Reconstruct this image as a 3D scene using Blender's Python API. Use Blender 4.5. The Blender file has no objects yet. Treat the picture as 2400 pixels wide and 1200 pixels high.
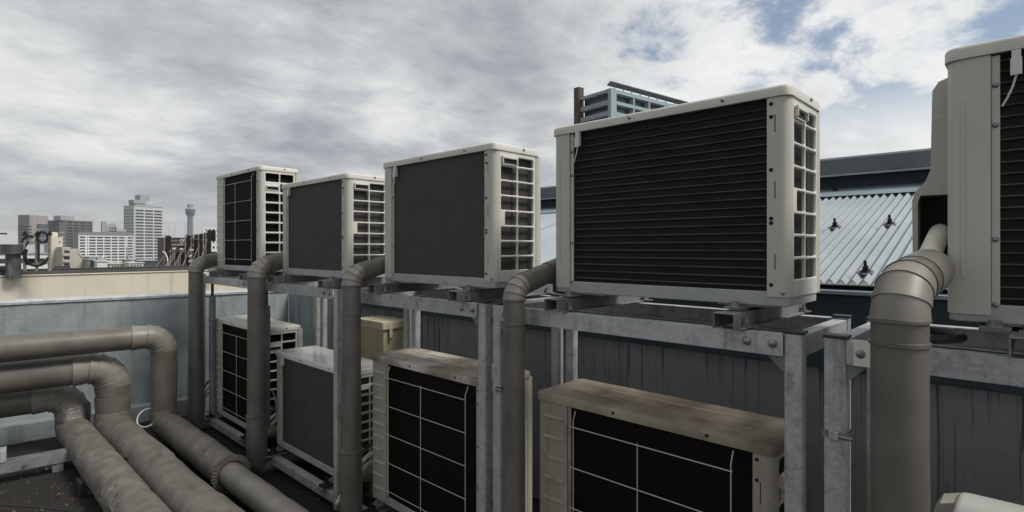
import bpy, bmesh, math, random
from mathutils import Vector, Matrix, noise

random.seed(7)
S = bpy.context.scene
COL = S.collection
R = math.radians
PI = math.pi
H = 1.53                      # camera height above the roof deck (deck is z = 0)
GROUND = -24.0                # street level

# ------------------------------------------------------------------ camera
YAW = R(46.3)
cam_d = bpy.data.cameras.new('camera')
cam = bpy.data.objects.new('camera', cam_d)
COL.objects.link(cam)
cam.location = (0, 0, H)
cam.rotation_euler = (R(90), 0, -YAW)
cam_d.sensor_width = 36
cam_d.lens = 19.5
cam_d.shift_y = -0.0075
cam_d.clip_start = 0.02
cam_d.clip_end = 6000
S.camera = cam
FW = Vector((math.sin(YAW), math.cos(YAW)))
RT = Vector((math.cos(YAW), -math.sin(YAW)))

# ------------------------------------------------------------------ light
SUN_EL, SUN_AZ = R(50), R(158)          # azimuth clockwise from +Y
EXPOSURE = 0.42
sun_d = bpy.data.lights.new('sun', 'SUN')
sun_d.energy = 2.3
sun_d.angle = R(18)
sun_d.color = (1.0, 0.965, 0.90)
sun = bpy.data.objects.new('sun', sun_d)
COL.objects.link(sun)
sdir = Vector((math.sin(SUN_AZ) * math.cos(SUN_EL), math.cos(SUN_AZ) * math.cos(SUN_EL), math.sin(SUN_EL)))
sun.rotation_euler = sdir.to_track_quat('Z', 'Y').to_euler()
S.view_settings.view_transform = 'Standard'
S.view_settings.look = 'None'
S.view_settings.exposure = EXPOSURE
S.view_settings.gamma = 1
S.view_settings.use_curve_mapping = False


def sockets(node):
    return node.inputs, node.outputs


class NT:
    """small node-tree writer"""
    def __init__(self, tree):
        self.t = tree
        tree.nodes.clear()

    def n(self, kind, **kw):
        nd = self.t.nodes.new(kind)
        for k, v in kw.items():
            setattr(nd, k, v)
        return nd

    def l(self, a, b):
        self.t.links.new(a, b)

    def math(self, op, a, b=None, clamp=False):
        m = self.n('ShaderNodeMath', operation=op, use_clamp=clamp)
        for i, v in enumerate((a, b)):
            if v is None:
                continue
            if isinstance(v, (int, float)):
                m.inputs[i].default_value = v
            else:
                self.l(v, m.inputs[i])
        return m.outputs[0]

    def mix(self, fac, a, b):
        m = self.n('ShaderNodeMix', data_type='RGBA')
        for s, v in ((m.inputs[0], fac), (m.inputs[6], a), (m.inputs[7], b)):
            if isinstance(v, (int, float)):
                s.default_value = v
            elif isinstance(v, (tuple, list)):
                s.default_value = (*v[:3], 1)
            else:
                self.l(v, s)
        return m.outputs[2]

    def noise(self, vec, scale, detail=4, rough=.55, dist=0.0):
        m = self.n('ShaderNodeTexNoise')
        m.inputs['Scale'].default_value = scale
        m.inputs['Detail'].default_value = detail
        m.inputs['Roughness'].default_value = rough
        m.inputs['Distortion'].default_value = dist
        if vec is not None:
            self.l(vec, m.inputs['Vector'])
        return m.outputs[0]

    def step(self, v, lo, hi, smooth=True):
        m = self.n('ShaderNodeMapRange')
        m.interpolation_type = 'SMOOTHSTEP' if smooth else 'LINEAR'
        self.l(v, m.inputs[0])
        m.inputs[1].default_value = lo
        m.inputs[2].default_value = hi
        return m.outputs[0]

    def ramp(self, v, stops):
        m = self.n('ShaderNodeValToRGB')
        e = m.color_ramp.elements
        while len(e) < len(stops):
            e.new(.5)
        for el, (p, c) in zip(e, stops):
            el.position = p
            el.color = (*c, 1)
        self.l(v, m.inputs[0])
        return m.outputs[0]

    def scalevec(self, vec, s, add=None):
        m = self.n('ShaderNodeVectorMath', operation='MULTIPLY_ADD')
        self.l(vec, m.inputs[0])
        m.inputs[1].default_value = s
        m.inputs[2].default_value = add or (0, 0, 0)
        return m.outputs[0]


# ------------------------------------------------------------------ sky
world = bpy.data.worlds.new('World')
S.world = world
world.use_nodes = True
w = NT(world.node_tree)
out = w.n('ShaderNodeOutputWorld')
sky = w.n('ShaderNodeTexSky', sky_type='NISHITA')
sky.sun_disc = False
sky.sun_elevation = SUN_EL
sky.sun_rotation = SUN_AZ
bg_sky = w.n('ShaderNodeBackground')
bg_sky.inputs[1].default_value = .075
w.l(sky.outputs[0], bg_sky.inputs[0])
tc = w.n('ShaderNodeTexCoord')
sep = w.n('ShaderNodeSeparateXYZ')
w.l(tc.outputs['Generated'], sep.inputs[0])
dz = w.math('ADD', w.math('MAXIMUM', sep.outputs[2], 0.0), .20)
px = w.math('DIVIDE', sep.outputs[0], dz)
py = w.math('DIVIDE', sep.outputs[1], dz)
cmb = w.n('ShaderNodeCombineXYZ')
w.l(px, cmb.inputs[0])
w.l(py, cmb.inputs[1])
pv = cmb.outputs[0]
# side bias: the deck of cloud is thicker towards +Y, thinner towards +X
side = w.math('SUBTRACT', sep.outputs[0], sep.outputs[1])
rotm = w.n('ShaderNodeMapping')
rotm.inputs['Rotation'].default_value = (0, 0, R(24))
rotm.inputs['Scale'].default_value = (.85, 1.1, 1)
w.l(pv, rotm.inputs['Vector'])
sv = rotm.outputs[0]
big = w.noise(w.scalevec(sv, (1, 1, 1), (3.1, 7.7, 0)), .75, 3, .5, .3)
mid = w.noise(w.scalevec(pv, (1, 1, 1), (11.3, 2.2, 0)), 1.9, 10, .62, .25)
fine = w.noise(w.scalevec(sv, (1, 1, 1), (1.9, 5.2, 0)), 3.2, 12, .64, .35)
strk = fine
sideb = w.step(side, -1.05, .95, False)
dens = w.math('ADD', w.math('MULTIPLY', big, .52), w.math('ADD', w.math('MULTIPLY', mid, .30), w.math('MULTIPLY', fine, .18)))
lum = w.math('ADD', w.math('MULTIPLY', w.math('SUBTRACT', dens, .5), -4.2), w.math('ADD', w.math('MULTIPLY', sideb, .70), .27), True)
ccol = w.ramp(lum, [(0, (.20, .222, .252)), (.25, (.285, .305, .335)), (.50, (.41, .425, .44)), (.75, (.58, .59, .59)), (1, (.70, .705, .69))])
hz = w.step(sep.outputs[2], .0, .16)
ccol = w.mix(w.math('MULTIPLY', w.math('SUBTRACT', 1.0, hz), .6), ccol, (.49, .488, .472))
gap = w.math('ADD', w.math('MULTIPLY', mid, .5), w.math('ADD', w.math('MULTIPLY', fine, .34), w.math('MULTIPLY', strk, .16)))
gapb = w.math('ADD', gap, w.math('MULTIPLY', w.math('SUBTRACT', sideb, .66), -.34))
cover = w.step(gapb, .36, .50)
cover = w.math('MAXIMUM', w.math('ADD', w.math('MULTIPLY', cover, .88), .12), w.math('SUBTRACT', 1.0, w.step(sep.outputs[2], .12, .30)))
bg_c = w.n('ShaderNodeBackground')
bg_c.inputs[1].default_value = 1.0
w.l(ccol, bg_c.inputs[0])
mxs = w.n('ShaderNodeMixShader')
w.l(cover, mxs.inputs[0])
w.l(bg_sky.outputs[0], mxs.inputs[1])
w.l(bg_c.outputs[0], mxs.inputs[2])
w.l(mxs.outputs[0], out.inputs[0])

# ------------------------------------------------------------------ materials


def lin(r, g, b):
    f = lambda c: (c / 255 / 12.92) if c <= 10 else ((c / 255 + .055) / 1.055) ** 2.4
    return (f(r), f(g), f(b))


def mat(name, c1, c2=None, scale=6, rough=.6, metal=0.0, bump=0.0, bscale=80, streak=None, spots=None, spec=.5, vor=None, stretch=None):
    m = bpy.data.materials.new(name)
    m.use_nodes = True
    t = NT(m.node_tree)
    o = t.n('ShaderNodeOutputMaterial')
    b = t.n('ShaderNodeBsdfPrincipled')
    t.l(b.outputs[0], o.inputs[0])
    tc = t.n('ShaderNodeTexCoord')
    oi = t.n('ShaderNodeObjectInfo')
    rnd = t.n('ShaderNodeVectorMath', operation='ADD')
    rs = t.math('MULTIPLY', oi.outputs['Random'], 37.0)
    t.l(tc.outputs['Object'], rnd.inputs[0])
    t.l(rs, rnd.inputs[1])
    v = rnd.outputs[0]
    nz = t.noise(v, scale, 5, .6)
    col = t.mix(t.step(nz, .3, .7), c1, c2 or tuple(x * .8 for x in c1))
    if vor:
        vn = t.n('ShaderNodeTexVoronoi')
        vn.inputs['Scale'].default_value = vor[0]
        t.l(v, vn.inputs['Vector'])
        sepv = t.n('ShaderNodeSeparateColor')
        t.l(vn.outputs['Color'], sepv.inputs[0])
        col = t.mix(t.math('MULTIPLY', sepv.outputs[0], vor[2]), col, vor[1])
    for st in ([streak] if streak and not isinstance(streak, list) else (streak or [])):
        sc = t.scalevec(v, (st[3], st[3], st[3] * st[4]))
        sn = t.noise(sc, 1.0, 4, .6)
        col = t.mix(t.math('MULTIPLY', t.step(sn, st[1], st[2]), st[5] if len(st) > 5 else 1.0), col, st[0])
    for sp in ([spots] if spots and not isinstance(spots, list) else (spots or [])):
        sn = t.noise(v, sp[3], 6, .65, .4)
        col = t.mix(t.math('MULTIPLY', t.step(sn, sp[1], sp[2]), sp[4] if len(sp) > 4 else 1.0), col, sp[0])
    t.l(col, b.inputs['Base Color'])
    rn = t.math('ADD', t.math('MULTIPLY', t.noise(v, scale * 3, 4), .24), rough - .12, True)
    t.l(rn, b.inputs['Roughness'])
    b.inputs['Metallic'].default_value = metal
    b.inputs['Specular IOR Level'].default_value = spec
    if bump:
        bp = t.n('ShaderNodeBump')
        bp.inputs['Strength'].default_value = bump
        bp.inputs['Distance'].default_value = .01
        bv = t.scalevec(v, stretch) if stretch else v
        t.l(t.noise(bv, bscale, 5, .65), bp.inputs['Height'])
        t.l(bp.outputs[0], b.inputs['Normal'])
    return m


RUST = (.10, .045, .02)
GRIME = (.035, .03, .024)
M = {}
M['case'] = mat('casing_paint', (.50, .485, .425), (.46, .445, .385), 5, .48, bump=.03, bscale=300,
                streak=(lin(112, 106, 92), .60, .80, 14, .10, .5), spots=(lin(90, 82, 68), .66, .80, 9, .35))
M['case_dirty'] = mat('casing_paint_soiled', (.36, .325, .26), (.28, .25, .195), 5, .6, bump=.05, bscale=200,
                      streak=(lin(80, 68, 52), .52, .75, 12, .10, .6), spots=(lin(66, 56, 44), .58, .74, 7, .6))
M['case_old'] = mat('casing_paint_yellowed', (.42, .40, .325), (.36, .34, .27), 5, .55, bump=.04, bscale=250,
                    streak=(lin(96, 86, 68), .55, .78, 13, .10, .6), spots=(lin(80, 70, 54), .62, .78, 8, .5))
M['lid'] = mat('lid_paint', (.56, .545, .48), (.51, .495, .43), 6, .5, bump=.05, bscale=260,
               spots=[(lin(98, 88, 72), .56, .74, 6, .5), (lin(60, 50, 40), .68, .76, 16, .5)])
M['lid_stained'] = mat('lid_paint_stained', (.36, .315, .245), (.24, .20, .15), 3, .7, bump=.05, bscale=200,
                       spots=[(lin(88, 72, 54), .34, .66, 3, .75), (lin(48, 40, 35), .56, .74, 6, .75)])
M['lid_half'] = mat('lid_paint_part_stained', (.55, .52, .44), (.46, .43, .35), 3, .6, bump=.1, bscale=160,
                    spots=[(lin(98, 82, 62), .36, .62, 2.6, .8), (lin(50, 42, 34), .56, .72, 7, .75)])
M['lid_clean'] = mat('lid_paint_glossy', (.62, .62, .58), (.58, .58, .54), 6, .14, bump=.01, bscale=100,
                     spots=(lin(150, 148, 138), .62, .75, 8, .5))
M['grille'] = mat('grille_plastic', (.60, .59, .53), (.55, .54, .48), 7, .5, bump=.02, bscale=300,
                  streak=(lin(128, 120, 104), .60, .82, 16, .10, .5))
M['coil'] = mat('coil_fins', (.0095, .009, .008), (.0065, .006, .0055), 10, .6, 0, spec=.25, bump=.35, bscale=40, stretch=(14, 14, .6),
                spots=(lin(58, 54, 48), .70, .85, 26, .5))
M['coil_grey'] = mat('coil_fins_dusty', (.066, .062, .057), (.054, .051, .047), 10, .7, 0, spec=.25, bump=.3, bscale=40, stretch=(14, 14, .6),
                     streak=(lin(74, 73, 70), .60, .8, 40, .05, .5), spots=(lin(84, 82, 78), .72, .84, 22, .4))
M['coil_black'] = mat('coil_fins_black', (.0062, .0057, .0050), (.0045, .0042, .0037), 10, .75, 0, spec=.12, bump=.3, bscale=40, stretch=(14, 14, .6),
                      spots=(lin(44, 40, 34), .74, .86, 24, .4))
M['tube'] = mat('coil_tube', (.052, .050, .047), (.022, .021, .019), 5, .45, .2)
M['dark'] = mat('dark_void', (.010, .009, .008), (.008, .007, .006), 10, .8)
M['galv'] = mat('galvanised_steel', (.47, .475, .465), (.29, .295, .295), 16, .5, .3, bump=.05, bscale=120,
                vor=(110, (.56, .57, .565), .55), streak=(lin(92, 94, 94), .52, .72, 20, .07, .5),
                spots=[(lin(88, 62, 42), .69, .80, 7, .7), (lin(70, 70, 68), .58, .72, 12, .5)])
M['galv_rusty'] = mat('galvanised_steel_rusting', (.40, .405, .40), (.28, .285, .285), 9, .6, .25, bump=.1, bscale=120,
                      vor=(90, (.42, .44, .45), .3), spots=[(lin(96, 62, 38), .56, .68, 5, .85), (lin(78, 70, 62), .56, .72, 14, .6)])
M['galv_dull'] = mat('galvanised_steel_weathered', (.23, .24, .24), (.15, .155, .155), 8, .62, .4, bump=.1, bscale=90,
                     vor=(70, (.28, .29, .29), .3), spots=[(lin(78, 54, 38), .62, .76, 6, .7), (lin(52, 50, 46), .54, .72, 10, .6)])
M['pan'] = mat('base_pan_zinc', (.40, .405, .395), (.33, .335, .325), 8, .55, .15, bump=.05, bscale=120,
               spots=(lin(92, 80, 64), .60, .75, 9, .6))
M['bolt'] = mat('bolt_steel', (.34, .34, .33), (.20, .19, .18), 40, .45, .7, spots=(RUST, .62, .74, 40, .6))
M['black'] = mat('black_rubber', (.018, .018, .017), (.012, .012, .011), 20, .6)
M['cap'] = mat('post_cap_plastic', (.022, .022, .022), (.03, .03, .03), 20, .45)
M['lag'] = mat('pipe_jacket', (.140, .128, .108), (.102, .093, .078), 7, .43, bump=.06, bscale=220,
               streak=(lin(74, 66, 54), .54, .76, 14, .12, .55), spots=(lin(122, 112, 96), .62, .80, 6, .35))
M['lag_light'] = mat('pipe_elbow_jacket', (.228, .211, .180), (.174, .160, .137), 8, .45, bump=.05, bscale=220,
                     spots=(lin(78, 70, 58), .60, .78, 8, .5))
M['canvas'] = mat('pipe_canvas_wrap', (.160, .147, .126), (.104, .095, .081), 9, .75, bump=.4, bscale=70,
                  spots=[(lin(132, 122, 106), .56, .74, 5, .5), (lin(58, 50, 42), .58, .74, 7, .6), (lin(150, 132, 110), .70, .80, 14, .4)])
M['foil'] = mat('pipe_tape_foil', (.26, .25, .23), (.15, .14, .125), 14, .38, .5, bump=.6, bscale=60, spots=(lin(60, 54, 46), .55, .7, 12, .7))
M['hose'] = mat('drain_hose_plastic', (.72, .69, .60), (.66, .63, .54), 12, .5)
M['grey_pvc'] = mat('grey_pvc', (.17, .18, .185), (.13, .137, .14), 9, .5, streak=(lin(70, 68, 64), .55, .78, 14, .12, .5))
M['white'] = mat('white_plastic', (.66, .66, .63), (.58, .58, .55), 9, .4)
M['cream'] = mat('cream_enclosure', (.40, .355, .235), (.36, .32, .21), 6, .6, bump=.03, bscale=120,
                 streak=(lin(112, 96, 66), .52, .76, 15, .10, .6))
M['cream_lid'] = mat('cream_enclosure_lid', (.50, .45, .34), (.42, .375, .275), 6, .65, spots=[(lin(70, 58, 44), .54, .68, 16, .7)])
M['sticker'] = mat('sticker_paper', (.62, .62, .60), (.55, .55, .53), 20, .5)
M['ink'] = mat('sticker_ink', (.10, .10, .10), (.13, .13, .13), 20, .6)
M['deck'] = mat('roof_membrane', (.014, .0115, .009), (.009, .0075, .006), 1.6, .85, bump=.5, bscale=14,
                spots=[(lin(52, 43, 32), .54, .74, 3.0, .6), (lin(24, 20, 16), .55, .7, 1.3, .7), (lin(98, 88, 72), .70, .80, 22, .35)])
M['parapet'] = mat('parapet_paint', (.285, .322, .328), (.215, .248, .254), 5, .8, bump=.5, bscale=45,
                   streak=[(lin(84, 92, 94), .50, .74, 7, .10, .6), (lin(150, 166, 172), .58, .8, 5, .12, .4)],
                   spots=(lin(62, 64, 62), .62, .8, 3, .5))
M['coping'] = mat('coping_mortar', (.52, .54, .53), (.36, .38, .38), 12, .8, bump=.3, bscale=60, spots=(lin(96, 98, 96), .56, .7, 14, .6))
M['teal'] = mat('teal_fascia', (.021, .045, .055), (.016, .035, .043), 3, .6, bump=.05, bscale=60, streak=(lin(26, 40, 46), .5, .75, 10, .08, .6))
M['flash'] = mat('flashing_sheet', (.27, .335, .37), (.22, .275, .305), 3, .5, .2, spots=(lin(96, 104, 108), .58, .74, 5, .5))
M['ridge'] = mat('ridge_cap_sheet', (.12, .135, .142), (.09, .10, .106), 3, .55, .2, spots=(lin(72, 72, 70), .58, .74, 6, .6))
M['corr'] = mat('corrugated_sheet', (.31, .35, .37), (.25, .285, .305), 2.2, .55, .15, bump=.05, bscale=80,
                spots=[(lin(112, 104, 92), .64, .78, 3.5, .45), (lin(84, 88, 90), .60, .76, 8, .4)])
M['beige'] = mat('beige_concrete', (.58, .525, .42), (.53, .478, .38), .4, .85, bump=.2, bscale=6,
                 streak=[(lin(150, 138, 116), .55, .75, 1.6, .06, .5), (lin(196, 184, 160), .58, .78, 1.2, .06, .5)])
M['black_trim'] = mat('black_roof_edge', (.014, .014, .014), (.024, .023, .022), 1.2, .5, bump=.2, bscale=8)
M['grey_trim'] = mat('grey_roof_edge', (.07, .07, .068), (.04, .04, .038), 1.0, .7, bump=.4, bscale=5)
M['vent'] = mat('vent_zinc', (.11, .115, .115), (.055, .057, .057), 3, .5, .4, streak=(lin(150, 150, 146), .58, .74, 5, .2, .5))
M['sign_black'] = mat('sign_black_sheet', (.010, .0095, .009), (.016, .015, .014), 2, .6)
M['sign_steel'] = mat('sign_frame_steel', (.32, .30, .27), (.20, .17, .14), 2.5, .7, .2, spots=(RUST, .56, .72, 2.5, .7))
M['street'] = mat('city_ground', (.11, .11, .11), (.08, .08, .08), .02, .9)
M['glass'] = mat('window_glass', (.03, .035, .042), (.055, .06, .066), .12, .25, spec=.5)
M['glass_dim'] = mat('window_glass_dim', (.06, .07, .08), (.09, .10, .11), .1, .3)


def wallmat(name, c, var=.85, streak=True):
    return mat(name, c, tuple(x * var for x in c), .06, .85, bump=.1, bscale=1.5,
               streak=((tuple(x * .72 for x in c)), .55, .78, .5, .08, .5) if streak else None)


# stained wall: drips start under the fascia and thin out downwards
def drip_wall():
    m = mat('stained_render', (.235, .247, .244), (.185, .197, .196), 2, .8, bump=.6, bscale=26, stretch=(1, 1, .45))
    t = m.node_tree
    b = next(n for n in t.nodes if n.type == 'BSDF_PRINCIPLED')
    T = NT.__new__(NT)
    T.t = t
    tc = T.n('ShaderNodeTexCoord')
    v = tc.outputs['Object']
    base = b.inputs['Base Color'].links[0].from_socket
    sp = T.n('ShaderNodeSeparateXYZ')
    T.l(v, sp.inputs[0])
    drip = T.noise(T.scalevec(v, (70, 70, 1.6)), 1.0, 4, .6, .5)
    wide = T.noise(T.scalevec(v, (3.0, 3.0, .6)), 1.0, 4, .6)
    hgt = T.step(sp.outputs[2], -.15, 1.03, False)
    thr = T.math('ADD', T.math('MULTIPLY', hgt, .20), T.math('MULTIPLY', wide, .44))
    mask = T.step(T.math('ADD', drip, thr), .955, 1.07)
    col = T.mix(T.math('MULTIPLY', mask, .8), base, (.026, .024, .021))
    pale = T.step(T.noise(T.scalevec(v, (5, 5, 1.0)), 1.0, 4, .6), .56, .76)
    col = T.mix(T.math('MULTIPLY', pale, .4), col, (.24, .262, .266))
    T.l(col, b.inputs['Base Color'])
    return m


M['drip'] = drip_wall()

# ------------------------------------------------------------------ mesh helpers


class MB:
    def __init__(self):
        self.v, self.f = [], []

    def add(self, vs, fs):
        o = len(self.v)
        self.v += [tuple(p) for p in vs]
        self.f += [tuple(i + o for i in f) for f in fs]
        return self

    def box(self, x0, x1, y0, y1, z0, z1):
        vs = [(x, y, z) for z in (z0, z1) for y in (y0, y1) for x in (x0, x1)]
        return self.add(vs, [(0, 2, 3, 1), (4, 5, 7, 6), (0, 1, 5, 4), (2, 6, 7, 3), (0, 4, 6, 2), (1, 3, 7, 5)])

    def bar(self, p, q, wx, wz=None, up=(0, 0, 1)):
        """rectangular bar from p to q"""
        p, q = Vector(p), Vector(q)
        t = (q - p).normalized()
        u = Vector(up)
        if abs(t.dot(u)) > .95:
            u = Vector((0, 1, 0))
        s = t.cross(u).normalized() * wx / 2
        u = s.cross(t).normalized() * (wz or wx) / 2
        vs = [a + i * s + j * u for a in (p, q) for i, j in ((-1, -1), (1, -1), (1, 1), (-1, 1))]
        return self.add(vs, [(3, 2, 1, 0), (4, 5, 6, 7)] + [(i, (i + 1) % 4, (i + 1) % 4 + 4, i + 4) for i in range(4)])

    def cyl(self, p, q, r, n=16, r2=None, cap=True):
        p, q = Vector(p), Vector(q)
        t = (q - p).normalized()
        u = Vector((0, 0, 1)) if abs(t.z) < .9 else Vector((1, 0, 0))
        a = t.cross(u).normalized()
        b = t.cross(a)
        r2 = r if r2 is None else r2
        vs = []
        for c, rr in ((p, r), (q, r2)):
            vs += [c + rr * (math.cos(2 * PI * i / n) * a + math.sin(2 * PI * i / n) * b) for i in range(n)]
        fs = [(i, (i + 1) % n, (i + 1) % n + n, i + n) for i in range(n)]
        if cap:
            fs += [tuple(range(n - 1, -1, -1)), tuple(range(n, 2 * n))]
        return self.add(vs, fs)

    def tube(self, pts, r, n=8, closed=False, rad=None):
        pts = [Vector(p) for p in pts]
        k = len(pts)
        vs = []
        prev = None
        for i, p in enumerate(pts):
            if closed:
                t = (pts[(i + 1) % k] - pts[i - 1]).normalized()
            else:
                t = (pts[min(i + 1, k - 1)] - pts[max(i - 1, 0)]).normalized()
            if prev is None:
                u = Vector((0, 0, 1)) if abs(t.z) < .9 else Vector((1, 0, 0))
                a = t.cross(u).normalized()
            else:
                a = (prev - t * prev.dot(t)).normalized()
            prev = a
            b = t.cross(a)
            for j in range(n):
                an = 2 * PI * j / n
                rr = r if rad is None else rad(i, an)
                vs.append(p + rr * (math.cos(an) * a + math.sin(an) * b))
        fs = []
        for i in range(k if closed else k - 1):
            i2 = (i + 1) % k
            for j in range(n):
                j2 = (j + 1) % n
                fs.append((i * n + j, i * n + j2, i2 * n + j2, i2 * n + j))
        if not closed:
            fs += [tuple(range(n - 1, -1, -1)), tuple(range((k - 1) * n, k * n))]
        return self.add(vs, fs)

    def prism(self, poly, z0, z1):
        n = len(poly)
        vs = [(x, y, z) for z in (z0, z1) for x, y in poly]
        return self.add(vs, [tuple(range(n - 1, -1, -1)), tuple(range(n, 2 * n))] + [(i, (i + 1) % n, (i + 1) % n + n, i + n) for i in range(n)])

    def rings(self, loops, cap=(True, True)):
        n = len(loops[0])
        vs = [p for lp in loops for p in lp]
        fs = []
        for k in range(len(loops) - 1):
            for i in range(n):
                j = (i + 1) % n
                fs.append((k * n + i, k * n + j, (k + 1) * n + j, (k + 1) * n + i))
        if cap[0]:
            fs.append(tuple(range(n - 1, -1, -1)))
        if cap[1]:
            fs.append(tuple(range((len(loops) - 1) * n, len(loops) * n)))
        return self.add(vs, fs)

    def mesh(self, name, m, bevel=0.0, seg=2, smooth=False, fix=True):
        me = bpy.data.meshes.new(name)
        me.from_pydata(self.v, [], self.f)
        if fix or bevel:
            bm = bmesh.new()
            bm.from_mesh(me)
            if fix:
                bmesh.ops.recalc_face_normals(bm, faces=bm.faces)
            if bevel:
                ed = [e for e in bm.edges if len(e.link_faces) == 2 and e.calc_face_angle(0) > .6]
                bmesh.ops.bevel(bm, geom=ed, offset=bevel, segments=seg, profile=.5, affect='EDGES', clamp_overlap=True)
            bm.to_mesh(me)
            bm.free()
        me.materials.append(M[m] if isinstance(m, str) else m)
        if smooth:
            me.shade_smooth()
            me.set_sharp_from_angle(angle=R(38))
        return me

    def build(self, name, m, parent=None, loc=(0, 0, 0), **kw):
        o = bpy.data.objects.new(name, self.mesh(name, m, **kw))
        COL.objects.link(o)
        if parent:
            o.parent = parent
        o.location = loc
        return o


def share(name, me, parent, loc=(0, 0, 0), rot=None):
    o = bpy.data.objects.new(name, me)
    COL.objects.link(o)
    o.parent = parent
    o.location = loc
    if rot:
        o.rotation_euler = rot
    return o


def thing(name, label, cat, loc=(0, 0, 0), rz=0.0, group=None):
    o = bpy.data.objects.new(name, None)
    COL.objects.link(o)
    o.location = loc
    o.rotation_euler = (0, 0, rz)
    o.empty_display_size = .2
    tag(o, label, cat, group)
    return o


def tag(o, label, cat, group=None):
    o['label'] = label
    o['category'] = cat
    if group:
        o['group'] = group
    return o


def copy_tree(o, parent=None):
    c = o.copy()
    COL.objects.link(c)
    if parent:
        c.parent = parent
    for ch in list(o.children):
        copy_tree(ch, c)
    return c


def rrect(x0, x1, y0, y1, r, n=4):
    pts = []
    for cx, cy, a0 in ((x1 - r, y1 - r, 0), (x0 + r, y1 - r, 90), (x0 + r, y0 + r, 180), (x1 - r, y0 + r, 270)):
        for i in range(n + 1):
            a = R(a0 + 90 * i / n)
            pts.append((cx + r * math.cos(a), cy + r * math.sin(a)))
    return pts


# a bolt head with washer, axis along local -X, shared
def bolt_mesh(name, r, dome=False):
    mb = MB()
    if dome:
        loops = []
        for x, k in ((0, 1), (-.004, 1), (-.011, .86), (-.016, .55), (-.018, .15)):
            loops.append([(x * r / .02, r * k * math.cos(2 * PI * i / 14), r * k * math.sin(2 * PI * i / 14)) for i in range(14)])
        mb.rings(loops)
    else:
        mb.cyl((0, 0, 0), (-.004, 0, 0), r * 1.35, 14)
        mb.cyl((-.004, 0, 0), (-.016, 0, 0), r, 6)
    return mb.mesh(name, 'bolt', smooth=dome)


BOLT_DOME = bolt_mesh('bolt_dome', .02, True)
SCREW = bolt_mesh('screw_dome', .0065, True)
HOLE = MB().cyl((0, 0, 0), (-.002, 0, 0), .006, 10).mesh('screw_hole', 'dark')
NUT = bolt_mesh('nut_hex', .012)

# =================================================================== SETTING
deck = MB()
nx, ny = 60, 90
vs, fs = [], []
for j in range(ny + 1):
    for i in range(nx + 1):
        x, y = -3 + 5.75 * i / nx, -3.5 + 9.9 * j / ny
        z = .018 * noise.noise((x * 1.7, y * 1.7, 0)) + .012 * noise.noise((x * 5, y * 5, 3))
        if x < .75 and y < 4.9:
            z += .05 * max(0, noise.noise((x * 1.1 + 4, y * 1.1, 8)) + .25)
        vs.append((x, y, z - .02))
for j in range(ny):
    for i in range(nx):
        a = j * (nx + 1) + i
        fs.append((a, a + 1, a + nx + 2, a + nx + 1))
deck.add(vs, fs)
o = deck.build('roof_floor', 'deck', smooth=True)
o['kind'] = 'structure'
o = MB().box(-3.0, 2.75, -3.5, 6.4, -8, -.12).build('building_mass', 'drip')
o['kind'] = 'structure'
o.name = 'roof_structure'
g = MB()
rr = [0, 60, 200, 600, 1500, 2600]
loops = [[(r_ * math.cos(2 * PI * i / 48), r_ * math.sin(2 * PI * i / 48), GROUND) for i in range(48)] for r_ in rr[1:]]
g.rings(loops, (True, False))
o = g.build('ground', 'street', fix=False)
o['kind'] = 'structure'

# left parapet wall (not quite square to the row of units)
LD = Vector((-.992, .125, 0)).normalized()
LN = Vector((-.125, -.992, 0)).normalized()        # faces the camera
W0 = Vector((2.60, 5.74, 0))
pw = thing('parapet_wall', 'weathered pale blue painted parapet wall behind the three bent floor pipes', 'wall', W0, math.atan2(LD.y, LD.x))
# local +x runs left along the wall; with this rotation local +y points towards the camera
PT = H - .458
MB().box(0, 6, -.16, 0, -.15, PT).build('wall_panel', 'parapet', pw)
cp = MB()
vs = []
n = 90
for i in range(n + 1):
    x = 6.0 * i / n
    jz = .006 * noise.noise((x * 6, 0, 0))
    jy = .006 * noise.noise((x * 7, 5, 0))
    vs.append([(x, .012 + jy, PT + .002), (x, .016 + jy, PT + .022 + jz), (x, .0, PT + .030 + jz), (x, -.17, PT + .034), (x, -.17, PT + .002)])
cp.rings(vs)
cp.build('coping', 'coping', pw)
MB().box(0, 6, .0, .11, -.15, .125).build('kerb', 'parapet', pw, bevel=.006)
for x in (1.35, 2.25):
    MB().box(x, x + .008, -.002, .004, .13, PT - .004).build('joint_strip', 'parapet', pw)
# return parapet behind the far units, up to the roofed shed
MB().box(2.60, 2.74, 4.66, 5.735, -.15, PT).build('parapet_wall', 'parapet', None)
o = bpy.data.objects['parapet_wall.001']
tag(o, 'short blue grey parapet return behind the farthest lower unit, beside the corner', 'wall')

# =================================================================== SHED WITH CORRUGATED ROOF
shed = thing('corrugated_roof_shed', 'shed with pale corrugated metal roof, dark teal fascia and stained render wall', 'building', (2.6, 0, 0))
YA, YB = 4.65, -6.0
MB().box(0, .12, YB, YA, -.15, H - .505).build('wall', 'drip', shed)
MB().box(-.03, .10, YB, YA + .012, H - .503, H - .192).build('fascia', 'teal', shed, bevel=.004)
MB().box(-.055, .10, YB, YA + .016, H - .189, H - .172).build('drip_edge', 'flash', shed, bevel=.003)
MB().box(.06, .12, YB, YA, H - .170, H - .158).build('eave_board', 'dark', shed)
PITCH, AMP = .041, .0105
SL = .30
sheet_w = 18 * PITCH
ny_ = 18 * 6
vs, fs = [], []
for j in range(ny_ + 1):
    y = j * PITCH / 6
    z = AMP * math.cos(2 * PI * y / PITCH)
    for (x, th) in ((-.005, 0), (1.66, 0)):
        vs.append((x, y, H - .14 + SL * x + z))
for j in range(ny_):
    a = j * 2
    fs.append((a, a + 1, a + 3, a + 2))
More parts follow.
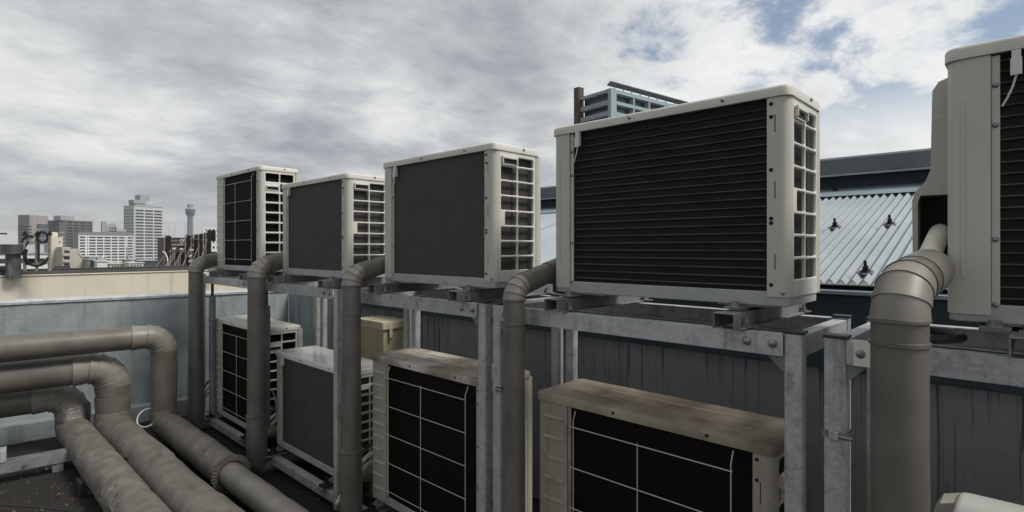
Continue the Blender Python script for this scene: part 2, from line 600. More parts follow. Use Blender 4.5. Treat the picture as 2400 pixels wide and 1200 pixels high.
nv = len(vs)
vs += [(x, y, z - .004) for x, y, z in vs]
fs += [tuple(i + nv for i in reversed(f)) for f in fs]
for j in range(ny_):
    a = j * 2
    fs.append((a, a + 2, a + 2 + nv, a + nv))
sheet_me = MB().add(vs, fs).mesh('corrugated_sheet', 'corr', smooth=True)
k = 0
y = YB
while y < YA - .3:
    s_ = share('roof_sheet', sheet_me, shed, (0, y, .0025 * (k % 2)))
    y += sheet_w - PITCH
    k += 1
fl = MB()
fl.rings([[(1.57, yy, H + .348), (1.66, yy, H + .374), (1.90, yy, H + .432), (1.90, yy, H + .424), (1.66, yy, H + .368)] for yy in (YB, YA)])
fl.build('flashing', 'flash', shed)
MB().box(1.90, 2.0, YB, YA - .1, H + .30, H + .535).build('ridge_wall', 'teal', shed)
fc = MB()
fc.rings([[(1.79, yy, H + .512), (1.80, yy, H + .628), (1.84, yy, H + .645), (2.6, yy, H + .66), (2.6, yy, H + .545), (1.81, yy, H + .510)] for yy in (YB, YA - .35)])
fc.build('ridge_cap', 'ridge', shed, bevel=.006)
MB().box(1.775, 1.79, YB, YA - .35, H + .505, H + .517).build('ridge_trim', 'flash', shed)
hb = MB()
hb.cyl((0, 0, 0), (0, 0, .010), .022, 12, .016)
hb.cyl((0, 0, .01), (0, 0, .05), .006, 8)
hb.box(-.012, .012, -.009, .009, .012, .026)
hook_me = hb.mesh('hook_bolt', 'bolt')
hook_me.materials[0] = mat('hook_bolt_rusty', (.03, .022, .016), (.012, .010, .009), 40, .7, .3)
ring = MB()
pl = []
for i in range(14):
    a = 2 * PI * i / 14
    rr_ = .024 + .014 * random.random()
    pl.append((rr_ * math.cos(a), rr_ * 1.1 * math.sin(a)))
ring.prism(pl, -.004, .003)
seal_me = ring.mesh('bolt_sealant', mat('bolt_sealant', (.17, .16, .14), (.24, .23, .21), 40, .8))
for (bx, by, bz) in ((.82, .839, .106), (.854, .594, .116), (.10, .553, -.113), (.08, .72, -.117), (.82, 1.5, .106), (.1, 1.6, -.113), (.82, 3.0, .106), (.1, 2.9, -.113), (.84, 2.2, .113)):
    by = round(by / PITCH) * PITCH
    hbo = share('hook_bolt', hook_me, shed, (bx, by, H - .14 + SL * bx + AMP), (0, -.29, 0))
    share('sealant', seal_me, hbo, (0, 0, -.001))
for by in (1.05, 2.3, 3.4, .2):
    share('hook_bolt', hook_me, shed, (1.78, by, H + .402), (0, -.29, 0))

# =================================================================== RACKS
XF, XB = 1.63, 2.165
BT, BH = H - .236, .062       # beam top, beam height
RACKS = [(5.385, 4.205), (4.135, 2.965), (2.925, 1.715), (1.672, .470), (.418, -.79)]
WORD = ['farthest galvanised rack, holding the tall wire guarded unit', 'galvanised rack holding the dusty coil unit beside the tall far one',
        'rust streaked galvanised rack under the middle upper unit', 'galvanised rack under the large ribbed coil unit, two dome bolts at right',
        'nearest galvanised rack with black hose loop, cut by right picture edge']
SKIDS = [((4.98, 4.32),), ((3.78, 3.10),), ((2.55, 1.89),), ((1.325, .672),), ((.02, -.55),)]


def tube_post(x0, y0, wx, wy, z0, z1):
    return MB().prism(rrect(x0, x0 + wx, y0, y0 + wy, .006, 2), z0, z1)


def skid_mesh():
    # hollow channel, open at the ends: built of four plates
    mb = MB()
    L, wy, hz, t = .66, .064, .046, .004
    mb.box(0, L, -wy / 2, wy / 2, hz - t, hz)
    mb.box(0, L, -wy / 2, -wy / 2 + t, 0.0, hz - t)
    mb.box(0, L, wy / 2 - t, wy / 2, 0.0, hz - t)
    mb.box(0.012, L, -wy / 2 - .022, -wy / 2 - .0005, -.0, t)
    return mb.mesh('skid', 'galv_dull', bevel=.001, seg=1)


SKID = skid_mesh()
clip = MB()
clip.box(-.02, .02, -.018, .018, 0, .004)
clip.cyl((0, 0, .004), (0, 0, .014), .011, 6)
clip.cyl((0, 0, .014), (0, 0, .028), .006, 8)
CLIP = clip.mesh('clamp_bolt', 'bolt')
gz = MB()
gz.add([(0, 0, 0), (0, -.045, 0), (0, 0, -.045), (.005, 0, 0), (.005, -.045, 0), (.005, 0, -.045)], [(0, 1, 2), (3, 5, 4), (0, 3, 4, 1), (0, 2, 5, 3), (1, 4, 5, 2)])

for ri, (yl, yr) in enumerate(RACKS):
    rk = thing('equipment_rack', WORD[ri], 'rack', (0, (yl + yr) / 2, 0), 0, 'galvanised racks carrying the upper units')
    yc = (yl + yr) / 2
    pwid = .047 if ri < 4 else .053
    a, b = yl - yc, yr - yc
    for (x0, wx) in ((XF, .042), (XB - .042, .042)):
        for y0 in (a - pwid, b):
            p = tube_post(x0, y0, wx, pwid, .0, BT).build('post', 'galv', rk, smooth=True)
            MB().box(x0 - .003, x0 + wx + .003, y0 - .003, y0 + pwid + .003, BT + .001, BT + .009).build('post_cap', 'cap', p, bevel=.002)
    # beams: channels, web towards the outside
    for (xf, sgn, nm) in ((XF + .001, 1, 'beam'), (XB - .001, -1, 'beam')):
        mb = MB()
        y0, y1 = b + pwid + .001, a - pwid - .001
        t = .005 * sgn
        fl_ = .036 * sgn
        z1 = BT - .002
        xs = sorted((xf - .006 * sgn, xf + t - .006 * sgn))
        mb.box(*xs, y0, y1, z1 - BH, z1)
        xs = sorted((xf + t - .006 * sgn, xf + fl_))
        mb.box(*xs, y0, y1, z1 - .005, z1 - .0002)
        mb.box(*xs, y0, y1, z1 - BH + .0002, z1 - BH + .005)
        mb.build(nm, 'galv_rusty' if ri in (1, 2) else 'galv', rk, bevel=.0015)
    for y0 in (a - pwid + .004, b + .004):
        mb = MB()
        mb.box(XF + .043, XB - .043, y0, y0 + .005, BT - BH - .002, BT - .004)
        mb.box(XF + .043, XB - .043, y0 + .0055, y0 + .04, BT - .0095, BT - .0045)
        mb.build('cross_beam', 'galv', rk, bevel=.001, seg=1)
    for yy in ((b + pwid + .028, b + pwid + .098, a - pwid - .028) if ri < 4 else (a - pwid - .035,)):
        sc = .62 if ri < 4 else .85
        s_ = share('bolt', BOLT_DOME, rk, (XF - .0052, yy, BT - .030))
        s_.scale = (sc, sc, sc)
    gs = gz.mesh('gusset', 'galv_dull')
    g1 = share('gusset', gs, rk, (XF + .004, a - pwid - .0005, BT - BH - .003))
    g2 = share('gusset', gs, rk, (XF + .009, b + pwid + .0005, BT - BH - .003), (0, 0, PI))
    for ys in SKIDS[ri][0]:
        sk = share('skid', SKID, rk, (XF - .035, ys - yc, BT + .0005))
        for xx in (.115, .43):
            share('clamp_bolt', CLIP, sk, (xx, 0, .0462))
        share('clamp_bolt', CLIP, sk, (.06, -.043, .0045))
        share('clamp_bolt', CLIP, sk, (.60, -.043, .0045))
    # bottom rail on the deck
    mb = MB()
    mb.box(XF, XF + .005, b + pwid + .001, a - pwid - .001, .03, .085)
    mb.box(XF + .0055, XF + .05, b + pwid + .001, a - pwid - .001, .080, .0848)
    mb.build('base_rail', 'galv', rk, bevel=.0015)
    mb = MB()
    mb.box(XB - .005, XB, b + pwid + .001, a - pwid - .001, .03, .085)
    mb.build('base_rail', 'galv_dull', rk)

# =================================================================== AIR CONDITIONERS


def coil_profile(h, amp, pitch, n=6):
    """(z, x) points of the coil face: one bulge per tube row"""
    pts = []
    k = int(h / pitch)
    pitch = h / k
    for i in range(k * n + 1):
        z = i * pitch / n
        ph = (i % n) / n
        pts.append((z, -amp * max(0.0, math.sin(2 * PI * ph)) ** 1.5 if amp > .001 else -amp * math.sin(PI * ph)))
    return pts


def ring_tile(mb, tile, hole, r, y, depth):
    (tx0, tx1, tz0, tz1) = tile
    if hole is None:
        mb.add([(tx0, y, tz0), (tx1, y, tz0), (tx1, y, tz1), (tx0, y, tz1)], [(0, 1, 2, 3)])
        return
    n = 3
    inner = rrect(hole[0], hole[1], hole[2], hole[3], r, n)
    oc = [(tx1, tz1), (tx0, tz1), (tx0, tz0), (tx1, tz0)]
    m = n + 1
    lip = rrect(hole[0] - .003, hole[1] + .003, hole[2] - .003, hole[3] + .003, r + .002, n)
    vs = [(x, y, z) for x, z in oc] + [(x, y, z) for x, z in lip] + [(x, y + .0035, z) for x, z in inner] + [(x, y + depth, z) for x, z in inner]
    N = len(inner)
    fs = []
    for c in range(4):
        for i in range(n):
            fs.append((c, 4 + c * m + i, 4 + c * m + i + 1))
        nxt = (c + 1) % 4
        fs.append((c, 4 + c * m + n, 4 + nxt * m, nxt))
    for i in range(N):
        j = (i + 1) % N
        fs.append((4 + i, 4 + j, 4 + N + j, 4 + N + i))
        fs.append((4 + N + i, 4 + N + j, 4 + 2 * N + j, 4 + 2 * N + i))
    mb.add(vs, fs)


def ac_unit(label, group, yr, w, zb, h, d=.30, x=1.70, coil='tube', guard=None, emboss=0, grille='A', case='case', lid='lid',
            lstrip=.098, rstrip=.062, cover=True, tilt=0.0, screws=True, clipp=True):
    u = thing('air_conditioner', label, 'air conditioner', (x, yr, zb), 0, group)
    u.rotation_euler = (tilt, 0, 0)
    P0 = .045                                   # top of base pan
    LH = .033                                   # lid height
    zt = h - LH
    # base pan with stepped skirt
    mb = MB()
    mb.prism(rrect(.004, d - .004, .004, w - .004, .02, 3), .002, P0)
    mb.prism(rrect(.012, d - .012, .05, .22, .012, 2), -.004, .0018)
    mb.prism(rrect(.012, d - .012, w - .24, w - .07, .012, 2), -.004, .0018)
    pan = mb.build('base_pan', 'pan', u, bevel=.004)
    for yy in (.15, w - .09):
        mb = MB()
        mb.box(-.032, d + .03, yy - .028, yy + .028, -.012, -.0045)
        f = mb.build('foot', 'galv_dull', u, bevel=.0015)
        share('bolt', NUT, f, (-.018, yy, -.0045), (0, R(90), 0))
    # coil
    amp = {'tube': .0005, 'mesh': .0006, 'fine': .0006}[coil]
    pts = coil_profile(zt - P0, amp, .0262 if coil == 'tube' else .0205)
    vs, fs = [], []
    ysn = 8
    y0, y1 = rstrip - .012, w - lstrip + .006
    for (z, dx) in pts:
        for q in range(ysn + 1):
            yy = y0 + (y1 - y0) * q / ysn
            bow = -.004 * math.sin(PI * q / ysn) if coil != 'tube' else 0
            vs.append((.012 + dx + bow, yy, P0 + z))
    for i in range(len(pts) - 1):
        for q in range(ysn):
            a = i * (ysn + 1) + q
            fs.append((a, a + 1, a + ysn + 2, a + ysn + 1))
    cm = 'coil' if coil == 'tube' else 'coil_grey'
    if guard:
        cm = 'coil_black'
    c = MB().add(vs, fs).build('coil', cm, u, smooth=True, fix=False)
    if coil == 'tube':
        nt = int((zt - P0) / .0262)
        tl_ = y1 - y0 - .004
        tm = MB().rings([[(-.0045, yy, -.0022), (-.0062, yy, .0), (-.0045, yy, .0026), (.004, yy, .0034), (.004, yy, -.003)] for yy in (0, tl_)]).mesh('coil_tube', 'tube')
        for i in range(nt):
            share('coil_tube', tm, c, (.012, y0 + .002, P0 + .0262 * (i + .55)))
    # side leg of the coil, seen through the grille
    vs, fs = [], []
    for (z, dx) in pts:
        for xx in (.03, d - .012):
            vs.append((xx, .030 + dx * .6, P0 + z))
    for i in range(len(pts) - 1):
        a = i * 2
        fs.append((a, a + 1, a + 3, a + 2))
    MB().add(vs, fs).build('side_coil', cm, u, fix=False)
    # inner dark body closes the case
    MB().box(.034, d - .02, .045, w - .012, P0 + .004, zt - .004).build('inner_body', 'dark', u)
    # corner panels
    t = .004
    arc = lambda cx, cy, r, a0, a1, n=5: [(cx + r * math.cos(R(a0 + (a1 - a0) * i / n)), cy + r * math.sin(R(a0 + (a1 - a0) * i / n))) for i in range(n + 1)]
    rc = .030
    outer = [(0, rstrip)] + arc(rc, rc, rc, 180, 270) + [(.0345, 0)]
    inner = [(.0345, t)] + arc(rc, rc, rc - t, 270, 180) + [(t, rstrip)]
    mb = MB().prism(outer + inner, .03, zt - .001)
    # inner flange of the strip, a little lower
    cr = mb.build('corner_panel', case, u, smooth=True)
    MB().box(.0045, .008, rstrip - .018, rstrip + .0, P0 + .006, zt - .012).build('flange', case, cr)
    zz = [P0 + .02, h * .38, h * .40, h * .62, h * .86, zt - .02]
    for z in zz:
        share('screw_hole', HOLE, cr, (.0006, rstrip - .012, z))
    share('screw', SCREW, cr, (.0, rstrip - .045 if rstrip > .05 else .02, P0 - .002))
    for (sa, sb) in ((.10, .17), (.42, .50), (.72, .80)):
        MB().box(-.0008, .0006, rstrip - .024, rstrip - .0215, P0 + h * sa, P0 + h * sb).build('slot', 'dark', cr)
    outer = [(d - .06, w)] + [(rc, w)] + arc(rc, w - rc, rc, 90, 180) + [(0, w - lstrip + .016)]
    inner = [(t, w - lstrip + .016)] + arc(rc, w - rc, rc - t, 180, 90) + [(rc, w - t), (d - .06, w - t)]
    lp = MB().prism(outer + inner, .02, zt - .001).build('service_panel', case, u, smooth=True)
    MB().box(.005, .009, w - lstrip, w - lstrip + .0155, P0 - .02, zt - .004).build('flange', case, lp, bevel=.001)
    for z in (P0 + .0, P0 + h * .23, h * .70, h * .84):
        share('screw', SCREW, lp, (.0052, w - lstrip + .008, z))
    if emboss:
        me = MB()
        ya, yb = w - lstrip + .034, w - .036
        me.add([(-.0002, ya, .014), (-.0002, yb, .014), (-.005, yb - .004, .003), (-.005, ya + .004, .003), (-.0002, yb, 0), (-.0002, ya, 0)],
               [(0, 1, 2, 3), (3, 2, 4, 5), (0, 3, 5), (1, 4, 2)])
        rib = me.mesh('louvre', case)
        for i in range(emboss):
            share('louvre', rib, lp, (0, 0, P0 + .025 + (zt - P0 - .09) * i / (emboss - 1)))
    elif coil == 'tube':
        mb = MB()
        mb.box(-.0025, -.0002, w - .036, w - .028, P0 + .06, zt - .10)
        mb.build('pressed_rib', case, lp, bevel=.001, seg=1)
    # lid
    e = .005
    loops = []
    for (z, ins, rad) in ((zt, 0, .026), (h - .010, 0, .026), (h - .004, .003, .024), (h - .001, .008, .02), (h, .014, .016), (h, .019, .015)):
        loops.append([(px_, py_, z) for px_, py_ in rrect(-e + ins, d + e - ins, -e + ins, w + e - ins, rad, 4)])
    ld = MB().rings(loops).build('lid', lid, u, smooth=True)
    if screws:
        for yy in (w * .22, w * .60):
            share('screw', SCREW if guard is None else HOLE, ld, (-e, yy, h - .016))
        s_ = share('screw', SCREW, ld, (d * .62, -e, h - .014), (0, 0, R(90)))
    if lid in ('lid_stained', 'lid_half', 'lid'):
        for xx in (.10, .20):
            MB().prism(rrect(xx, xx + .010, .10, w - .10, .004, 2), h + .0002, h + .0014).build('pressed_rib', lid, ld, bevel=.0008, seg=1)
    # side grille facing -Y
    gx0, gx1 = .0348, d - .028
    gz0, gz1 = .03, zt - .001
    mb = MB()
    if grille:
        c1, c2 = .044, d - .042
        mid_ = .5 * (c1 + c2)
        cols = [(c1, mid_ - .0045), (mid_ + .0045, c2)]
        zb_, zt_ = P0 + .035, zt - .022
        if grille == 'A':
            short = .038
            rows = [(zt_ - short, zt_)]
            n = 7
            hh = (zt_ - short - zb_) / n
            for i in range(n):
                rows.append((zb_ + hh * (n - 1 - i), zb_ + hh * (n - i) - .0095))
        else:
            n = 9 if grille == 'B' else 10
            hh = (zt_ - zb_ + .014) / n
            rows = [(zb_ + hh * (n - 1 - i), zb_ + hh * (n - i) - .014) for i in range(n)]
        xs = [gx0, mid_, gx1]
        zs = [gz1] + [.5 * (rows[i][0] + rows[i + 1][1]) for i in range(len(rows) - 1)] + [gz0]
        handle_row = 0 if grille == 'A' else 1
        for i, (ra, rb) in enumerate(rows):
            for q in (0, 1):
                hole = [cols[q][0], cols[q][1], ra, rb]
                if q == 0 and i == handle_row:
                    hole = None
                if q == 0 and grille == 'A' and i == 4:
                    hole[0] += .026
                ring_tile(mb, (xs[q], xs[q + 1], zs[i + 1], zs[i]), hole, .006, 0.0, .010)
        hz0, hz1 = rows[handle_row]
    gr = mb.build('side_grille', 'grille' if case == 'case' else case, u, smooth=True)
    # lifting handle
    hm = MB()
    hx0, hx1 = .044, mid_ - .008
    hc = .5 * (hz0 + hz1)
    hm.box(hx0, hx1, -.012, -.001, hc + .006, hc + .017)
    hm.box(hx0, hx0 + .006, -.012, -.001, hc - .016, hc + .0055)
    hm.box(hx1 - .006, hx1, -.012, -.001, hc - .016, hc + .0055)
    hm.box(hx0, hx1, -.006, -.001, hc - .021, hc - .0165)
    hd = hm.build('handle', 'grille' if case == 'case' else case, u, bevel=.002)
    MB().box(hx0 + .0065, hx1 - .0065, -.0022, -.0008, hc - .016, hc + .0055).build('recess', 'dark', hd)
    # front corner post and front panel with fan ring (fan side)
    mb = MB().prism(rrect(d - .027, d + .02, .001, w - .001, .014, 3), .03, zt - .001)
    fp = mb.build('front_panel', case, u, smooth=True)
    fr = min(h * .42, w * .36)
    cz, cy = P0 + (zt - P0) * .5, w * .42
    for k_ in range(4):
        rr_ = fr * (1 - .24 * k_)
        MB().tube([(d + .026, cy + rr_ * math.cos(2 * PI * i / 28), cz + rr_ * math.sin(2 * PI * i / 28)) for i in range(28)], .004, 5, True).build('fan_guard_ring', case, fp)
    MB().cyl((d + .0205, cy, cz), (d + .023, cy, cz), fr * .98, 28).build('fan_opening', 'dark', fp)
    if cover:
        # pipe cover on the far end, bulging past the case, with an open throat below
        pts2 = [(.012, h * .10), (.095, h * .10), (.108, h * .13), (.110, h * .47), (.104, h * .505), (.078, h * .555), (.068, h * .60), (.064, h * .93), (.05, h * .965), (.012, h * .985)]
        mb = MB()
        xa, xb = d - .075, d + .01
        n = len(pts2)
        vs = [(xx, w - .011 + yy, zz_) for xx in (xa, xb) for yy, zz_ in pts2]
        mb.add(vs, [tuple(range(n, 2 * n))] + [(i, (i + 1) % n, (i + 1) % n + n, i + n) for i in range(n)])
        up = [(.012, h * .49), (.090, h * .492), (.104, h * .505), (.078, h * .555), (.068, h * .60), (.064, h * .93), (.05, h * .965), (.012, h * .985)]
        mb.add([(xa - .0004, w - .011 + yy, zz_) for yy, zz_ in up], [tuple(range(len(up)))])
        rim = [(.095, h * .10), (.108, h * .13), (.110, h * .47), (.104, h * .505), (.090, h * .492), (.097, h * .465), (.096, h * .14), (.086, h * .12)]
        mb.add([(xa - .0004, w - .011 + yy, zz_) for yy, zz_ in rim], [(0, 1, 6, 7), (1, 2, 5, 6), (2, 3, 4, 5)])
        cv = mb.build('pipe_cover', case, u, smooth=False)
        MB().box(xb - .02, xb - .014, w + .002, w + .088, h * .12, h * .49).build('throat', 'dark', cv)
        MB().box(xa - .001, xa + .001, w + .003, w + .053, h * .815, h * .822).build('seam', 'grille', cv)
    # sensor clip on the coil
    if clipp:
        sc = MB()
        yy = w - lstrip - .028
        sc.box(-.012, .004, yy - .008, yy + .008, zt - .055, zt - .003)
        sc.box(-.014, -.0125, yy - .010, yy + .010, zt - .060, zt - .022)
        cl = sc.build('sensor_clip', 'white' if coil != 'fine' else 'grille', u, bevel=.002)
        MB().tube([(-.006, yy - .002, zt - .05), (-.007, yy + .006, zt - .085), (-.006, yy + .016, zt - .11), (-.004, yy + .024, zt - .125)], .0022, 6).build('sensor_wire', 'white', cl)
    if guard:
        gd = None
        nh, ym = guard
        gy0, gy1 = rstrip + .03, w - lstrip - .012
        zs_ = [P0 + .05 + (zt - P0 - .12) * i / (nh - 1) for i in range(nh)]
        gx = -.014
        gd = MB().tube([(.004, gy0 + .03, zt - .012), (gx, gy0 + .03, zt - .05), (gx, gy0 + .03, P0 + .04), (.006, gy0 + .03, P0 + .012)], .0021, 6).build('wire_guard', 'case', u)
        for z in zs_:
            yend = gy1 if z < zs_[-1] else gy1 + .012
            MB().tube([(gx - .003, gy0 + .024, z), (gx - .003, gy1 - .004, z), (gx - .003 + (.01 if z == zs_[-1] else 0), yend, z)], .0019, 6).build('wire', 'case', gd)
        for yy in (gy1 - .014, gy0 + .03 + (gy1 - gy0 - .044) * ym):
            top_ = zt - .012 if yy > gy0 + .6 * (gy1 - gy0) else zs_[-1] + .006
            MB().tube([(gx, yy, P0 + .03), (gx, yy, top_ - .03), (gx + (.014 if top_ > zs_[-1] + .01 else 0), yy, top_)], .0019, 6).build('wire', 'case', gd)
    return u


UG, LG = 'outdoor units standing on the racks', 'outdoor units on the roof deck below the racks'
ZU = BT + .066
ac_unit('tall upper unit farthest left, white wire guard over black coil', UG, 4.24, .925, ZU - .012, .806, coil='fine', guard=(5, .56), emboss=11, grille='B', lid='lid', lstrip=.19, clipp=False)
ac_unit('upper unit second from left with dusty grey coil, tall guarded unit behind it', UG, 2.975, .895, ZU - .012, .632, coil='mesh')
ac_unit('middle upper unit with plain dusty grey coil and white side grille', UG, 1.732, .868, ZU - .008, .646, coil='mesh')
ac_unit('large upper unit with black horizontally ribbed coil, seen whole right of centre', UG, .524, .876, ZU - .002, .648, coil='tube')
ac_unit('nearest upper unit cut off by right picture edge, corrugated white hose at its side', UG, -.70, .868, ZU - .006, .660, coil='tube', case='case', lstrip=.098)
ZL = .108
ac_unit('lower unit farthest left with white wire guard, beside the parapet corner', LG, 4.20, 1.0, ZL - .0, .822, coil='fine', guard=(5, .5), emboss=11, grille='C', case='case', lid='lid', clipp=False, lstrip=.168)
ac_unit('lower unit with glossy clean pale lid and plain dark coil', LG, 2.965, 1.0, ZL + .02, .672, coil='mesh', grille='C', case='case', lid='lid_clean')
ac_unit('lower unit with cream lid partly stained brown and wire guard, behind the double posts', LG, 1.785, .935, ZL + .03, .802, coil='fine', guard=(5, .54), emboss=10, grille='C', case='case_old', lid='lid_half', clipp=False, lstrip=.165)
ac_unit('brown stained lower unit with wire guard, below the large ribbed unit', LG, .565, .92, ZL + .03, .815, coil='fine', guard=(5, .54), emboss=9, grille='C', case='case_dirty', lid='lid_stained', clipp=False, lstrip=.17)
L5 = ac_unit('lower unit at bottom right corner showing only its pale lid with paper sticker', LG, -.79, .955, ZL + .03, .712, coil='mesh', grille='C', lid='lid_clean')
stk = MB().box(.05, .20, .64, .84, .7140, .7144).build('sticker', 'sticker', L5)
ink = MB()
random.seed(3)
for i in range(9):
    x0 = .060 + .014 * i
    L = .05 + .12 * random.random()
    ink.box(x0, x0 + .005, .83 - L, .83, .7145, .7148)
ink.build('print', 'ink', stk)
# supports under the lower units: pairs of deck skids with rubber pads
blk = MB().box(0, .52, -.032, .032, 0, .050).mesh('deck_skid', 'galv_dull', bevel=.003)
pad = MB()
pad.box(-.03, .03, -.03, .03, 0, .014)
pad.cyl((0, 0, .014), (0, 0, .026), .014, 6)
pad.cyl((0, 0, .026), (0, 0, .05), .006, 8)
pad_me = pad.mesh('pad', 'black')
LU = [(4.20, 1.0), (2.965, 1.0), (1.785, .935), (.565, .92), (-.79, .955)]
LW = ['farthest wire guarded lower unit', 'lower unit with glossy lid', 'half stained lower unit', 'brown stained lower unit', 'sticker lidded lower unit']
for i, (yr, w_) in enumerate(LU):
    for q, yy in enumerate((yr + .15, yr + w_ - .09)):
        sk = thing('deck_skid', 'low steel skid under the ' + ('near' if q == 0 else 'far') + ' foot of the ' + LW[i], 'support', (1.585, yy, .0855), 0, 'skids under the lower units')
        MB().box(0, .57, -.03, .03, 0, .012).build('skid_rail', 'galv_dull', sk, bevel=.002)
        share('pad', pad_me, sk, (.055, -.0, .0122))
        share('pad', pad_me, sk, (.50, -.0, .0122))

# =================================================================== INSULATED PIPES


def mitre(root, pts, r, bnorm, names, mats, flare=.035, n=24, tail=None):
    """jacketed pipe of straight pieces meeting at mitred joints; each piece is its own part"""
    pts = [Vector(p) for p in pts]
    b = Vector(bnorm).normalized()
    objs = []
    for i in range(len(pts) - 1):
        t = (pts[i + 1] - pts[i]).normalized()
        nn = b.cross(t)
        rr_ = r[i] if isinstance(r, (list, tuple)) else r

        def ring_at(j, rad):
            if j == 0 or j == len(pts) - 1:
                m_ = t
            else:
                m_ = ((pts[j] - pts[j - 1]).normalized() + (pts[j + 1] - pts[j]).normalized()).normalized()
            lp = []
            for k_ in range(n):
                a = 2 * PI * k_ / n
                q = pts[j] + rad * (math.cos(a) * nn + math.sin(a) * b)
                s_ = -(q - pts[j]).dot(m_) / t.dot(m_)
                lp.append(q + t * s_)
            return lp
        A, B = ring_at(i, rr_ * (1 + flare)), ring_at(i + 1, rr_)
        A2 = [p + t * .008 for p in A]
        A0 = ring_at(i, rr_ * .96)
        loops = [A0, A, A2] + ([[p.lerp(q, .5) for p, q in zip(A2, B)]] if (pts[i + 1] - pts[i]).length > .2 else []) + [B]
        o = MB().rings(loops, (False, True)).build(names[i], mats[i], root, smooth=True)
        objs.append(o)
    return objs


def band(root, c, t, r, m='lag', wd=.012, name='band', thick=.0035):
    t = Vector(t).normalized()
    c = Vector(c)
    u = Vector((0, 0, 1)) if abs(t.z) < .9 else Vector((1, 0, 0))
    a = t.cross(u).normalized()
    b = t.cross(a)
    loops = []
    for s_, rr_ in ((-wd / 2, r), (-wd / 2 + .001, r + thick), (wd / 2 - .001, r + thick), (wd / 2, r)):
        loops.append([c + t * s_ + rr_ * (math.cos(2 * PI * i / 24) * a + math.sin(2 * PI * i / 24) * b) for i in range(24)])
    return MB().rings(loops, (False, False)).build(name, m, root, smooth=True)


PG = 'jacketed risers feeding the upper units'
RISER = [
    (1.55, 5.19, .056, .062, .07, .50, 0.86, 'jacketed riser pipe at far left, nearest the parapet wall'),
    (1.55, 3.915, .059, .066, .05, .36, 0.85, 'jacketed riser pipe beside the farthest rack, second from left'),
    (1.55, 2.67, .049, .057, .09, .43, 1.18, 'jacketed riser pipe in front of the glossy lidded lower unit'),
    (1.55, 1.471, .0415, .046, .09, -1, 1.24, 'slim jacketed riser pipe right of the double posts'),
    (1.38, .213, .0505, .055, .0, -1, 1.33, 'thick jacketed riser pipe nearest the camera at right'),
]
for i, (x, y, r1, r2, zb, zs, zj, lab) in enumerate(RISER):
    rp = thing('insulated_pipe', lab, 'pipe', (x, y, 0), R(-5) if i == 4 else 0, PG)
    zA = H - (.20 if i < 4 else .150)
    slope = R(14 if i < 4 else 8)
    rb = r1 * 1.5
    path = [(0, 0, max(zs, zb) if zs > 0 else zb), (0, 0, zA)]
    tot = R(90) - slope
    K = 4 if i < 4 else 3
    for k_ in range(1, K + 1):
        a = tot * k_ / K
        path.append((rb * (1 - math.cos(a)), 0, zA + rb * math.sin(a)))
    ex = .56 - path[-1][0] if i < 4 else .235 - path[-1][0]
    path.append((path[-1][0] + ex * .30, 0, path[-1][2] + ex * .30 * math.tan(slope)))
    path.append((path[-2][0] + ex, 0, path[-2][2] + ex * math.tan(slope)))
    names = ['sleeve'] + ['elbow_segment'] * K + ['sleeve', 'sleeve']
    mats = ['lag'] + ['lag_light'] * K + ['lag', 'lag_light' if i == 4 else 'lag']
    mitre(rp, path, r1, (0, 1, 0), names, mats, .075 if i < 4 else .05)
    band(rp, (0, 0, zj if i != 4 else zA - .045), (0, 0, 1), r1, 'lag', .010)
    band(rp, (0, 0, zA + .002), (0, 0, 1), r1 * 1.005, 'lag', .008)
    if zs > 0:
        lo = MB().rings([[(rr_ * math.cos(2 * PI * k_ / 24), rr_ * math.sin(2 * PI * k_ / 24), z) for k_ in range(24)]
                         for z, rr_ in ((zb, r2 * 1.04), (zb + .1, r2 * 1.03), (zs + .012, r2), (zs + .016, r2 + .004), (zs + .028, r2 + .004), (zs + .032, r1))], (True, False))
        lo.build('lower_sleeve', 'lag', rp, smooth=True)
    # taped foot that turns under the rack
    mb = MB()
    pts = [(0, 0, zb + .05), (0, 0, zb - .0), (.02, 0, zb - .04 if zb > .045 else .0), (.14, 0, .02), (.45, 0, .03)]
    mb.tube(pts, r2 * .92, 16, rad=lambda ii, an, r2=r2: r2 * (.9 + .08 * math.sin(3 * an + ii)))
    mb.build('taped_foot', 'canvas', rp, smooth=True)
    if i == 2:
        MB().cyl((.0, -.05, zb + .02), (.0, -.05, zb + .03), .004, 6).build('tape_end', 'foil', rp)

# white corrugated hose leaving the nearest riser
hs = thing('corrugated_hose', 'white corrugated hose coming out of the nearest riser into the cut off unit', 'hose', (1.60, .195, H - .045))
pts = []
for i in range(80):
    s_ = i / 79
    pts.append((-.03 + .42 * s_, .004 + .012 * s_, -.012 + .105 * s_))
hp = MB().tube(pts, .022, 18, rad=lambda i, an: .0225 + .0022 * math.cos(i * 2 * PI / 4))
hp.build('hose_tube', 'hose', hs, smooth=True)

# grey drain pipes with black cable rising from the top
for (x, y, z0, z1, lab) in ((1.66, 5.13, .1, 1.12, 'slim grey conduit behind the farthest riser, black cable from its top'), (1.65, 4.00, .25, 1.12, 'slim grey conduit right of the second riser, black cable from its top')):
    dp = thing('conduit', lab, 'pipe', (x, y, 0), 0, 'grey conduits with black cables')
    MB().cyl((0, 0, z0), (0, 0, z1), .026, 16).build('conduit_tube', 'grey_pvc', dp, smooth=True)
    band(dp, (0, 0, z1 - .2), (0, 0, 1), .026, 'grey_pvc', .014, 'clip', .006)
    MB().tube([(0, 0, z1 - .03), (0, .002, z1 + .12), (.03, .01, z1 + .2), (.1, .02, z1 + .23)], .012, 8).build('cable', 'black', dp, smooth=True)

# ------------------------------------------------------------------ three floor pipes


